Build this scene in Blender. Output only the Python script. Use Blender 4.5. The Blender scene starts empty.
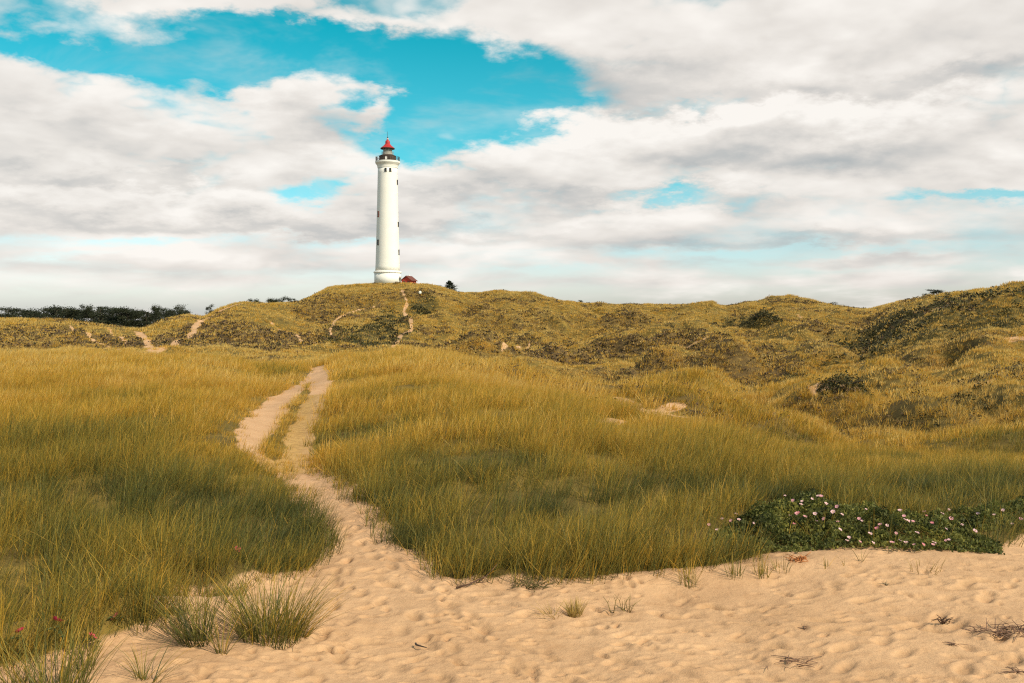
import bpy, math, random
import numpy as np
from mathutils import Vector, Matrix

rng = np.random.default_rng(7)
random.seed(7)
SC = bpy.context.scene
COL = SC.collection
R = math.radians

# ------------------------------------------------------------------ camera
ZC = 2.0
F = 1024 * 35.0 / 36.0          # focal length in pixels
HOR = 325.0                     # horizon row of the photograph
cam_d = bpy.data.cameras.new('camera')
cam = bpy.data.objects.new('camera', cam_d)
COL.objects.link(cam)
cam.location = (0, 0, ZC)
cam.rotation_euler = (R(90), 0, 0)
cam_d.lens = 35.0
cam_d.sensor_width = 36.0
cam_d.shift_y = -(341.5 - HOR) / 1024.0
cam_d.clip_start = 0.05
cam_d.clip_end = 20000
SC.camera = cam

# ------------------------------------------------------------------ noise
def _hash(ix, iy, seed):
    with np.errstate(over='ignore'):
        h = (ix.astype(np.uint32) * np.uint32(374761393) + iy.astype(np.uint32) * np.uint32(668265263)
             + np.uint32((seed * 2246822519) & 0xffffffff))
        h = (h ^ (h >> np.uint32(13))) * np.uint32(1274126177)
        h = h ^ (h >> np.uint32(16))
        h = h * np.uint32(2654435761)
        h = h ^ (h >> np.uint32(15))
    return h.astype(np.float64) / 4294967296.0


def gnoise(x, y, seed=0):
    x = np.asarray(x, float); y = np.asarray(y, float)
    fx = np.floor(x); fy = np.floor(y)
    ix = fx.astype(np.int64); iy = fy.astype(np.int64)
    dx = x - fx; dy = y - fy
    u = dx * dx * dx * (dx * (dx * 6 - 15) + 10)
    v = dy * dy * dy * (dy * (dy * 6 - 15) + 10)

    def g(ox, oy):
        a = _hash(ix + ox, iy + oy, seed) * 6.2831853
        return np.cos(a) * (dx - ox) + np.sin(a) * (dy - oy)
    a = g(0, 0); b = g(1, 0); c = g(0, 1); d = g(1, 1)
    return ((a * (1 - u) + b * u) * (1 - v) + (c * (1 - u) + d * u) * v) * 1.5


def fbm(x, y, octv=4, seed=0, gain=0.5):
    s = 0; a = 1.0; t = 0
    for o in range(octv):
        s = s + a * gnoise(x * 2 ** o + 17.3 * o, y * 2 ** o - 9.1 * o, seed + o)
        t += a; a *= gain
    return s / t * 1.4


def sstep(a, b, x):
    t = np.clip((np.asarray(x, float) - a) / (b - a), 0, 1)
    return t * t * (3 - 2 * t)


# ------------------------------------------------------------------ pchip
def pchip_eval(xs, ys, x):
    """monotone cubic; xs, ys 1-D arrays, x any array"""
    xs = np.asarray(xs, float); ys = np.asarray(ys, float)
    h = np.diff(xs); d = np.diff(ys) / h
    m = np.zeros_like(ys)
    m[0] = d[0]; m[-1] = d[-1]
    for i in range(1, len(xs) - 1):
        if d[i - 1] * d[i] > 0:
            w1 = 2 * h[i] + h[i - 1]; w2 = h[i] + 2 * h[i - 1]
            m[i] = (w1 + w2) / (w1 / d[i - 1] + w2 / d[i])
    x = np.clip(x, xs[0], xs[-1])
    k = np.clip(np.searchsorted(xs, x, side='right') - 1, 0, len(h) - 1)
    t = (x - xs[k]) / h[k]
    t2 = t * t; t3 = t2 * t
    return ((2 * t3 - 3 * t2 + 1) * ys[k] + (t3 - 2 * t2 + t) * h[k] * m[k]
            + (-2 * t3 + 3 * t2) * ys[k + 1] + (t3 - t2) * h[k] * m[k + 1])


# ------------------------------------------------------------------ terrain profiles
def zy(y, Y):
    return ZC - (y - HOR) / F * Y


PX = np.linspace(-500, 1524, 260)           # bearing of a column, as X/Y slope * F + 512


def prof(pts):
    """pts: (bearing, Y, Z) -> Y and Z arrays over PX"""
    p = sorted(pts)
    b = [q[0] for q in p]
    return pchip_eval(b, [q[1] for q in p], PX), pchip_eval(b, [q[2] for q in p], PX)


def prof_s(pts, dz=0.0):
    """pts: (bearing, picture row, Y)"""
    return prof([(b, Y, zy(y, Y) + dz) for b, y, Y in pts])


def const(Y, pts):
    return prof([(b, Y, Z) for b, Z in pts])


PROFILES = [
    const(-60, [(-500, -.6), (1524, -.6)]),
    const(-6, [(-500, -.05), (1524, -.05)]),
    const(3.0, [(-500, .0), (512, 0), (1524, .0)]),
    const(6.0, [(-500, .15), (0, .08), (180, .10), (330, .02), (500, 0), (700, .0), (900, .05), (1024, .08), (1524, .1)]),
    const(9.0, [(-500, .1), (0, .05), (200, .08), (330, .03), (430, .06), (560, .12), (720, .12), (900, .2), (1024, .2), (1524, .3)]),
    const(14., [(-500, .45), (0, .35), (150, .35), (240, .22), (300, .05), (360, .2), (470, .42), (640, .3), (760, .05), (880, -.2), (1024, -.2), (1524, .2)]),
    const(24., [(-500, .7), (0, .45), (150, .45), (215, .35), (275, .12), (340, .35), (430, .55), (520, .3), (600, -.1), (700, -.75), (800, -1.2), (1024, -1.3), (1524, -.5)]),
    prof([(-500, 47, .5), (0, 47, .45), (100, 47, .42), (200, 46, .30), (260, 45, .08), (310, 44, .02), (350, 46, .42), (430, 46, .68), (500, 43, .0),
          (560, 40, -.7), (640, 36, -1.4), (760, 38, -2.1), (900, 40, -2.2), (1024, 42, -2.0), (1524, 48, -1.)]),
    prof([(-500, 80, -1.5), (0, 78, -1.8), (200, 78, -1.8), (400, 80, -2.6), (540, 78, -3.2), (700, 75, -3.4), (860, 72, -2.9), (1024, 70, -2.2), (1524, 80, -1)]),
    prof_s([(-500, 352, 110), (0, 352, 112), (100, 353, 112), (150, 353, 115), (200, 353, 118), (300, 352, 130), (400, 351, 135), (470, 353, 140), (540, 357, 140), (640, 357, 138),
            (760, 354, 128), (850, 360, 115), (940, 356, 100), (1024, 352, 92), (1524, 340, 90)]),
    prof_s([(-500, 332, 140), (0, 333, 142), (90, 338, 142), (148, 345, 140), (200, 333, 155), (250, 327, 165), (300, 331, 180), (350, 318, 200), (400, 318, 205),
            (470, 322, 205), (540, 338, 190), (640, 334, 190), (740, 336, 185), (800, 330, 180), (860, 338, 165), (900, 326, 135), (960, 318, 125), (1024, 316, 115), (1524, 300, 110)]),
    prof_s([(-500, 318, 170), (-60, 316, 170), (0, 318, 170), (50, 320, 170), (100, 326, 168), (140, 330, 170), (165, 320, 180), (190, 314.5, 190), (203, 317, 195), (222, 308, 200), (245, 302, 205),
            (266, 304, 210), (290, 303, 220), (312, 296, 238), (332, 286.5, 252), (360, 285, 257), (400, 285.5, 257), (430, 288, 257), (458, 293, 260), (475, 293, 262), (500, 290, 265), (525, 292, 268),
            (560, 301, 272), (600, 304, 278), (660, 305, 280), (720, 307, 280), (748, 303, 275), (780, 299, 270), (806, 301, 265), (840, 306, 255), (874, 309, 245), (900, 302, 215), (930, 297, 195),
            (960, 293, 172), (985, 290, 160), (1005, 287, 152), (1024, 287, 148), (1100, 284, 146), (1524, 290, 150)]),
]
s_Y, s_Z = PROFILES[-1]
PROFILES.append((s_Y + 55, np.where(PX < 300, 1.0, s_Z - 5.5)))
PROFILES.append((np.full_like(PX, 480.), np.full_like(PX, 0.)))
PROFILES.append((np.full_like(PX, 9000.), np.full_like(PX, -6.)))

QN = 1500
def q_of(Y): return np.log(np.maximum(Y, -90) + 100.0)
Q0, Q1 = float(q_of(-60)), float(q_of(9000))
QG = np.linspace(Q0, Q1, QN)
YG = np.exp(QG) - 100.0
TAB = np.zeros((len(PX), QN))
for _i in range(len(PX)):
    TAB[_i] = pchip_eval([p[0][_i] for p in PROFILES], [p[1][_i] for p in PROFILES], YG)
SKY_Y = s_Y


def bearing(X, Y):
    return X / np.maximum(Y, 5.0) * F + 512.0


def H_base(X, Y):
    b = np.clip((bearing(X, Y) - PX[0]) / (PX[1] - PX[0]), 0, len(PX) - 1.001)
    q = np.clip((q_of(Y) - Q0) / (Q1 - Q0) * (QN - 1), 0, QN - 1.001)
    i = b.astype(int); j = q.astype(int); u = b - i; v = q - j
    return ((TAB[i, j] * (1 - u) + TAB[i + 1, j] * u) * (1 - v) + (TAB[i, j + 1] * (1 - u) + TAB[i + 1, j + 1] * u) * v)


def sky_Y(X, Y):
    return np.interp(bearing(X, Y), PX, SKY_Y)


def H(X, Y):
    X = np.asarray(X, float); Y = np.asarray(Y, float)
    z = H_base(X, Y)
    # hollows and hummocks of the grass land
    near = sstep(10, 22, Y)
    z = z + near * (1 - sstep(60, 90, Y)) * (0.20 * fbm(X / 6.5, Y / 7.5, 3, 11) + .08 * fbm(X / 2.2, Y / 2.6, 2, 15))
    # dune relief
    sk = sky_Y(X, Y)
    bb = bearing(X, Y)
    a = (.42 + .58 * sstep(320, 470, bb)) * (1 - .75 * np.exp(-((bb - 905) / 55) ** 2) * sstep(95, 130, Y)) * sstep(55, 105, Y) * (1 - sstep(sk - 40, sk, Y) * .72) * (1 - sstep(sk + 10, sk + 120, Y))
    n = fbm(X / 21.0, Y / 30.0, 3, 21)
    bil = np.abs(fbm(X / 24.0 + 3.3, Y / 30.0, 3, 31))
    z = z + a * (2.0 * n + 4.2 * (bil - .26) + 1.5 * (np.abs(fbm(X / 9.0, Y / 12.0, 2, 45)) - .25) + .35 * fbm(X / 4.0, Y / 5.0, 2, 41))
    a2 = sstep(540, 700, bearing(X, Y)) * sstep(17, 40, Y) * (1 - sstep(95, 140, Y))
    z = z + a2 * (2.3 * (np.abs(fbm(X / 9.5 + 1.7, Y / 12.0, 2, 47)) - .25) + .5 * fbm(X / 4.5, Y / 6.0, 2, 49))
    for (x0, y0, w, h) in HUMPS:
        z = z + h * np.exp(-((X - x0) ** 2 + ((Y - y0) * .7) ** 2) / (w * w))
    # bank of blown sand in front of the grass on the left
    for (x0, y0, x1, y1, w, h) in LEDGES:
        dx, dy = x1 - x0, y1 - y0
        L2 = dx * dx + dy * dy
        t = np.clip(((X - x0) * dx + (Y - y0) * dy) / L2, 0, 1)
        d2 = (X - x0 - t * dx) ** 2 + (Y - y0 - t * dy) ** 2
        z = z + h * np.exp(-d2 / (w * w))
    return z


LEDGES = [(-3.6, 5.75, -2.55, 6.35, .30, .10), (-2.55, 6.35, -1.95, 6.75, .28, .10), (-3.6, 6.55, -2.35, 7.1, .35, -.14),
          (-2.75, 8.0, -2.2, 7.6, .30, .13), (.9, 7.55, 2.6, 7.9, .22, .05), (-.2, 7.75, .55, 7.75, .2, .05)]


HUMPS = [(21.7, 116, 17, -1.7), (5.2, 37.5, 2.4, .75), (3.3, 34.5, 1.8, .45), (3.8, 28.5, 1.6, .35), (.6, 33.0, 1.6, .35), (7.5, 36.5, 2.0, .5)]


def p2g(px, py, y0=3.5, y1=330):
    """where the ray of a picture point meets the land (world X, Y, Z)"""
    px = np.atleast_1d(np.asarray(px, float)); py = np.atleast_1d(np.asarray(py, float))
    Ys = np.exp(np.linspace(math.log(y0), math.log(y1), 2200))
    out = np.zeros((len(px), 3))
    for k in range(len(px)):
        X = (px[k] - 512) / F * Ys
        zr = zy(py[k], Ys)
        hit = np.nonzero(zr <= H(X, Ys))[0]
        j = hit[0] if len(hit) else len(Ys) - 1
        out[k] = (X[j], Ys[j], float(H(X[j:j + 1], Ys[j:j + 1])[0]))
    return out


def ground_at(x, y):
    return float(H(np.array([x]), np.array([y]))[0])


# ------------------------------------------------------------------ land cover
def poly_sd(poly, X, Y):
    """signed distance to a world polygon, negative inside"""
    n = len(poly)
    d = np.full(X.shape, 1e9); ins = np.zeros(X.shape, bool)
    for k in range(n):
        ax, ay = poly[k]; bx, by = poly[(k + 1) % n]
        ex, ey = bx - ax, by - ay
        wx, wy = X - ax, Y - ay
        t = np.clip((wx * ex + wy * ey) / (ex * ex + ey * ey + 1e-12), 0, 1)
        d = np.minimum(d, (wx - ex * t) ** 2 + (wy - ey * t) ** 2)
        c = ((ay <= Y) & (by > Y)) | ((by <= Y) & (ay > Y))
        with np.errstate(divide='ignore', invalid='ignore'):
            xi = ax + (Y - ay) / (by - ay + 1e-12) * ex
        ins ^= c & (X < xi)
    d = np.sqrt(d)
    return np.where(ins, -d, d)


def line_d(pl, X, Y):
    d = np.full(X.shape, 1e9)
    for k in range(len(pl) - 1):
        ax, ay = pl[k]; bx, by = pl[k + 1]
        ex, ey = bx - ax, by - ay
        t = np.clip(((X - ax) * ex + (Y - ay) * ey) / (ex * ex + ey * ey + 1e-12), 0, 1)
        d = np.minimum(d, (X - ax - ex * t) ** 2 + (Y - ay - ey * t) ** 2)
    return np.sqrt(d)


def wpoly(pts):
    g = p2g([p[0] for p in pts], [p[1] for p in pts])
    return [(a[0], a[1]) for a in g]


# bare sand: the beach-like flat in front and the trodden path, as one outline
SAND = wpoly([(-40, 672), (10, 667), (62, 653), (112, 637), (150, 624), (190, 612), (222, 606), (228, 590), (250, 580), (292, 574), (318, 566), (327, 548), (322, 528),
              (314, 508), (300, 490), (284, 474), (262, 460), (249, 447), (246, 432), (254, 420), (265, 408), (274, 398), (290, 391), (304, 384), (313, 374), (316, 367),
              (324, 367), (329, 374), (327, 386), (321, 398), (314, 410), (308, 426), (304, 441), (305, 456), (318, 474), (344, 490), (362, 508), (384, 528), (396, 544),
              (426, 560), (441, 577), (490, 580), (520, 577), (560, 582), (600, 578), (650, 573), (700, 569), (740, 562), (785, 552), (830, 548), (900, 549), (960, 551),
              (1000, 557), (1012, 545), (1024, 535), (1100, 532)])
SAND = SAND + [(12, 7), (14, -40), (-14, -40), (-9, 5.0)]
ISLE = wpoly([(284, 470), (268, 464), (258, 453), (264, 438), (276, 420), (290, 402), (301, 388), (310, 383), (313, 390), (306, 406), (298, 424), (290, 442), (289, 456)])
ISLE2 = wpoly([(205, 396), (214, 372), (232, 366), (252, 372), (262, 384), (256, 398), (240, 408), (226, 412)])
MOUND = wpoly([(148, 606), (176, 588), (210, 594), (226, 603), (190, 610)])
RP = wpoly([(285, 470), (287, 450), (293, 432), (301, 412), (309, 396)])         # narrow right fork: straw-littered


def wblob(px, py, rx, ry, rot=0):
    g = p2g([px], [py])[0]
    return (g[0], g[1], rx, ry, R(rot))


SPOTS = [wblob(653, 411, 1.2, .28),
         wblob(820, 388, .7, .8), wblob(1012, 341, 2.0, .9), wblob(935, 309, 1.6, 1.6), wblob(985, 384, 1.0, .7), wblob(800, 317, 1.0, 2.5), wblob(690, 346, 4, .5),
         wblob(153, 350, .7, 2.2)]
PATHS = [([(150, 355), (160, 350), (176, 342), (194, 330), (206, 319), (224, 309), (240, 304)], .75),
         ([(154, 352), (147, 340), (138, 332)], .8),
         ([(70, 325), (90, 337), (108, 346), (120, 351)], .36), ([(108, 328), (124, 341), (134, 348)], .28),
         ([(266, 319), (288, 333), (300, 339), (316, 343)], .38),
         ([(330, 335), (334, 322), (350, 312), (376, 305)], .32),
         ([(394, 347), (400, 335), (412, 329), (411, 322), (404, 312), (407, 303), (402, 290)], .42),
         ([(502, 353), (518, 349), (530, 340)], .35),
         ([(622, 399), (632, 404), (641, 410), (652, 413), (664, 410), (674, 405)], .42), ([(602, 424), (612, 423), (620, 421)], .2)]
PATHS = [(wpoly(p), w) for p, w in PATHS]
# dark heath and scrub on the dune slopes: (centre, radii in metres, strength)
HEATH = [(wblob(235, 335, 17, 26), .9), (wblob(195, 345, 9, 16), .95), (wblob(60, 338, 13, 17), .8), (wblob(10, 335, 10, 18), .7), (wblob(300, 340, 9, 14), .6),
         (wblob(640, 351, 22, 9), .9), (wblob(560, 353, 14, 9), .95), (wblob(720, 349, 14, 8), .85), (wblob(470, 342, 10, 14), .6), (wblob(440, 330, 6, 14), .5),
         (wblob(340, 300, 11, 10), .55), (wblob(510, 320, 12, 20), .35), (wblob(640, 325, 14, 20), .3),
         (wblob(800, 350, 10, 12), .4), (wblob(910, 355, 9, 10), .4), (wblob(640, 375, 8, 6), .55), (wblob(580, 385, 5, 4), .5), (wblob(680, 395, 5, 5), .5),
         (wblob(940, 398, 8, 6), .5), (wblob(865, 410, 6, 4), .45), (wblob(1000, 370, 9, 8), .45)]
SCRUB = [(wblob(368, 330, 6.5, 26), .95), (wblob(390, 322, 4.5, 22), .85), (wblob(424, 311, 3.6, 11), .9), (wblob(348, 338, 5, 16), .85), (wblob(372, 342, 7, 14), .85),
         (wblob(752, 319, 6.5, 9), .95), (wblob(730, 325, 4, 5), .8), (wblob(872, 338, 4, 7), .9), (wblob(885, 334, 6, 14), .95), (wblob(905, 325, 8, 22), .95), (wblob(940, 317, 9, 25), .95), (wblob(975, 311, 8, 22), .9), (wblob(935, 330, 6, 10), .7), (wblob(1005, 310, 8, 18), .85),
         (wblob(1015, 303, 7, 9), .9), (wblob(1060, 300, 8, 9), .8), (wblob(890, 345, 5, 5), .7), (wblob(846, 384, 1.7, 1.8), 1.), (wblob(800, 378, 2.6, 1.4), .7), (wblob(995, 391, 3.2, 2.6), .6),
         (wblob(845, 362, 3, 3), .5), (wblob(940, 408, 2.5, 2), .55)]


def blobs(lst, X, Y, seed, sc=.25):
    m = np.zeros(X.shape)
    wob = .35 * fbm(X * sc, Y * sc, 3, seed)
    for (cx, cy, rx, ry, ro), s in lst:
        dx, dy = X - cx, Y - cy
        c, sn = math.cos(ro), math.sin(ro)
        e = np.sqrt(((dx * c + dy * sn) / rx) ** 2 + ((-dx * sn + dy * c) / ry) ** 2)
        m = np.maximum(m, s * (1 - sstep(.72, 1.08, e + wob)))
    return m


def near_sand_sd(X, Y):
    sd = poly_sd(SAND, X, Y)
    for I in (ISLE, ISLE2):
        sd = np.maximum(sd, .07 - poly_sd(I, X, Y))
    return np.minimum(sd, poly_sd(MOUND, X, Y))


def cover(X, Y):
    """sand, heath, scrub, straw masks 0..1 at world points"""
    X = np.asarray(X, float); Y = np.asarray(Y, float)
    sand = np.zeros(X.shape); straw = np.zeros(X.shape)
    k = Y < 60
    if k.any():
        x, y = X[k], Y[k]
        wob = .10 * fbm(x * 1.6, y * 1.1, 3, 51) * sstep(5, 8, y)
        sd = near_sand_sd(x, y) + wob
        sd = sd - .13 * sstep(8.8, 11, y)
        sand[k] = 1 - sstep(-.10, .17, sd)
        straw[k] = 1 - sstep(.1, .55, line_d(RP, x, y))
    k = Y > 14
    if k.any():
        x, y = X[k], Y[k]
        s = blobs([(b, .82 if b[1] < 60 else .66) for b in SPOTS], x, y, 61, 1.3)
        s = s - .30 * np.abs(fbm(x * 1.9, y * 1.1, 3, 67)) * (s > 0)
        for pl, w in PATHS:
            s = np.maximum(s, (.64 + .34 * sstep(-.35, .25, fbm(x * .35, y * .25, 3, 65))) * (1 - sstep(w * .5, w * 1.15, line_d(pl, x, y) + .25 * fbm(x * .5, y * .4, 2, 63))))
        sand[k] = np.maximum(sand[k], s)
    heath = np.zeros(X.shape); scrub = np.zeros(X.shape)
    k = Y > 24
    if k.any():
        x, y = X[k], Y[k]
        heath[k] = blobs(HEATH, x, y, 71, .12)
        pn = fbm(x / 16., y / 11., 4, 75)
        heath[k] = np.maximum(heath[k], sstep(.08, .40, pn) * .7 * sstep(50, 80, y))
        scrub[k] = blobs(SCRUB, x, y, 81, .3)
    return sand, heath * (1 - sand), scrub * (1 - sand), straw


# ------------------------------------------------------------------ mesh helpers
def new_mesh(name, verts, faces4=None, faces3=None, attrs=None, smooth=True):
    verts = np.ascontiguousarray(verts, np.float32)
    me = bpy.data.meshes.new(name)
    me.vertices.add(len(verts))
    me.vertices.foreach_set('co', verts.ravel())
    n4 = 0 if faces4 is None else len(faces4); n3 = 0 if faces3 is None else len(faces3)
    loops = []
    if n4: loops.append(np.asarray(faces4, np.int32).ravel())
    if n3: loops.append(np.asarray(faces3, np.int32).ravel())
    loops = np.concatenate(loops)
    me.loops.add(len(loops))
    me.loops.foreach_set('vertex_index', loops)
    tot = np.concatenate([np.full(n4, 4, np.int32), np.full(n3, 3, np.int32)])
    st = np.concatenate([[0], np.cumsum(tot)[:-1]]).astype(np.int32)
    me.polygons.add(n4 + n3)
    me.polygons.foreach_set('loop_start', st)
    me.polygons.foreach_set('loop_total', tot)
    if smooth:
        me.polygons.foreach_set('use_smooth', np.ones(n4 + n3, bool))
    for k, v in (attrs or {}).items():
        a = me.attributes.new(k, 'FLOAT', 'POINT')
        a.data.foreach_set('value', np.ascontiguousarray(v, np.float32))
    me.update(calc_edges=True)
    return me


def link(name, me, mat=None, parent=None, loc=None, rotz=0):
    o = bpy.data.objects.new(name, me)
    COL.objects.link(o)
    if mat is not None:
        for m in (mat if isinstance(mat, (list, tuple)) else [mat]):
            me.materials.append(m)
    if parent is not None: o.parent = parent
    if loc is not None: o.location = loc
    o.rotation_euler = (0, 0, rotz)
    return o


def tag(o, label=None, cat=None, group=None, kind=None):
    if label: o['label'] = label
    if cat: o['category'] = cat
    if group: o['group'] = group
    if kind: o['kind'] = kind
    return o


def thing(name, label, cat, loc, group=None, rotz=0):
    o = bpy.data.objects.new(name, None)
    COL.objects.link(o)
    o.empty_display_size = .2
    o.location = loc
    o.rotation_euler = (0, 0, rotz)
    return tag(o, label, cat, group)


class MB:
    """small mesh collector"""
    def __init__(s): s.v = []; s.f = []; s.mi = []
    def add(s, vs, fs, mi=0):
        b = len(s.v)
        s.v += [tuple(v) for v in vs]
        s.f += [tuple(i + b for i in f) for f in fs]
        s.mi += [mi] * len(fs)
    def box(s, c, d, mi=0, M=None):
        x, y, z = d[0] / 2, d[1] / 2, d[2] / 2
        vs = [Vector((sx * x, sy * y, sz * z)) for sz in (-1, 1) for sy in (-1, 1) for sx in (-1, 1)]
        if M is not None: vs = [M @ v for v in vs]
        vs = [v + Vector(c) for v in vs]
        s.add(vs, [(0, 2, 3, 1), (4, 5, 7, 6), (0, 1, 5, 4), (2, 6, 7, 3), (0, 4, 6, 2), (1, 3, 7, 5)], mi)
    def lathe(s, prof_, n=32, mi=0, cap0=False, cap1=False, c=(0, 0, 0)):
        vs = []; fs = []
        for r, z in prof_:
            for k in range(n):
                a = 2 * math.pi * k / n
                vs.append((c[0] + r * math.cos(a), c[1] + r * math.sin(a), c[2] + z))
        for j in range(len(prof_) - 1):
            for k in range(n):
                k2 = (k + 1) % n
                fs.append((j * n + k, j * n + k2, (j + 1) * n + k2, (j + 1) * n + k))
        if cap0: fs.append(tuple(reversed(range(n))))
        if cap1: fs.append(tuple(range((len(prof_) - 1) * n, len(prof_) * n)))
        s.add(vs, fs, mi)
    def tube(s, pts, rad, n=6, mi=0):
        pts = [Vector(p) for p in pts]
        if not isinstance(rad, (list, tuple)): rad = [rad] * len(pts)
        vs = []; fs = []
        for k, p in enumerate(pts):
            t = (pts[min(k + 1, len(pts) - 1)] - pts[max(k - 1, 0)]).normalized()
            a = t.cross(Vector((0, 0, 1)) if abs(t.z) < .9 else Vector((1, 0, 0))).normalized()
            b = t.cross(a)
            for j in range(n):
                w = 2 * math.pi * j / n
                vs.append(p + (a * math.cos(w) + b * math.sin(w)) * rad[k])
        for k in range(len(pts) - 1):
            for j in range(n):
                j2 = (j + 1) % n
                fs.append((k * n + j, k * n + j2, (k + 1) * n + j2, (k + 1) * n + j))
        fs.append(tuple(reversed(range(n)))); fs.append(tuple(range((len(pts) - 1) * n, len(pts) * n)))
        s.add(vs, fs, mi)
    def torus(s, r, z, w, n=32, m=6, c=(0, 0, 0), mi=0):
        vs = []; fs = []
        for k in range(n):
            a = 2 * math.pi * k / n
            for j in range(m):
                b = 2 * math.pi * j / m
                rr = r + w * math.cos(b)
                vs.append((c[0] + rr * math.cos(a), c[1] + rr * math.sin(a), c[2] + z + w * math.sin(b)))
        for k in range(n):
            for j in range(m):
                k2, j2 = (k + 1) % n, (j + 1) % m
                fs.append((k * m + j, k2 * m + j, k2 * m + j2, k * m + j2))
        s.add(vs, fs, mi)
    def mesh(s, name, smooth=False):
        me = bpy.data.meshes.new(name)
        me.from_pydata(s.v, [], s.f)
        me.polygons.foreach_set('material_index', np.array(s.mi, np.int32))
        if smooth: me.polygons.foreach_set('use_smooth', np.ones(len(s.f), bool))
        me.update()
        return me
    def build(s, name, mat, parent=None, smooth=False, loc=None, rotz=0):
        return link(name, s.mesh(name, smooth), mat, parent, loc, rotz)


# ------------------------------------------------------------------ materials
def mat_new(name):
    m = bpy.data.materials.new(name); m.use_nodes = True
    nt = m.node_tree; nt.nodes.clear()
    return m, nt


def N(nt, t, **kw):
    n = nt.nodes.new(t)
    for k, v in kw.items():
        if k.startswith('i_'):
            n.inputs[k[2:].replace('_', ' ')].default_value = v
        else:
            setattr(n, k, v)
    return n


def ramp(nt, stops, interp='LINEAR'):
    n = nt.nodes.new('ShaderNodeValToRGB')
    cr = n.color_ramp; cr.interpolation = interp
    while len(cr.elements) < len(stops): cr.elements.new(.5)
    for e, (p, c) in zip(cr.elements, stops):
        e.position = p; e.color = (*c, 1)
    return n


def mixc(nt, fac, a, b, mode='MIX'):
    n = nt.nodes.new('ShaderNodeMix'); n.data_type = 'RGBA'; n.blend_type = mode; n.clamp_factor = True
    for idx, v in ((0, fac), (6, a), (7, b)):
        if isinstance(v, (int, float)): n.inputs[idx].default_value = v
        elif isinstance(v, tuple): n.inputs[idx].default_value = (*v, 1) if len(v) == 3 else v
        else: nt.links.new(v, n.inputs[idx])
    return n.outputs[2]


def mth(nt, op, a, b=None, c=None, clamp=False):
    n = nt.nodes.new('ShaderNodeMath'); n.operation = op; n.use_clamp = clamp
    for idx, v in enumerate((a, b, c)):
        if v is None: continue
        if isinstance(v, (int, float)): n.inputs[idx].default_value = v
        else: nt.links.new(v, n.inputs[idx])
    return n.outputs[0]


def noise(nt, vec, scale, detail=4, rough=.5, dist=0):
    n = nt.nodes.new('ShaderNodeTexNoise')
    n.inputs['Scale'].default_value = scale; n.inputs['Detail'].default_value = detail
    n.inputs['Roughness'].default_value = rough; n.inputs['Distortion'].default_value = dist
    if vec is not None: nt.links.new(vec, n.inputs['Vector'])
    return n.outputs['Fac']


def simple(name, col, rough=.6, vary=.12, scale=2.0, spec=.3, bump=0.0, bscale=20, metallic=0):
    m, nt = mat_new(name)
    out = N(nt, 'ShaderNodeOutputMaterial'); b = N(nt, 'ShaderNodeBsdfPrincipled')
    tc = N(nt, 'ShaderNodeTexCoord')
    f = noise(nt, tc.outputs['Object'], scale, 5, .6)
    r = ramp(nt, [(.3, tuple(c * (1 - vary) for c in col)), (.7, tuple(min(1, c * (1 + vary)) for c in col))])
    nt.links.new(f, r.inputs[0]); nt.links.new(r.outputs[0], b.inputs['Base Color'])
    b.inputs['Roughness'].default_value = rough; b.inputs['Specular IOR Level'].default_value = spec; b.inputs['Metallic'].default_value = metallic
    if bump:
        bp = N(nt, 'ShaderNodeBump'); bp.inputs['Strength'].default_value = bump; bp.inputs['Distance'].default_value = .02
        nt.links.new(noise(nt, tc.outputs['Object'], bscale, 4, .6), bp.inputs['Height']); nt.links.new(bp.outputs[0], b.inputs['Normal'])
    nt.links.new(b.outputs[0], out.inputs[0])
    return m


SAND_C = ((.515, .310, .164), (.615, .382, .209))

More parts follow.
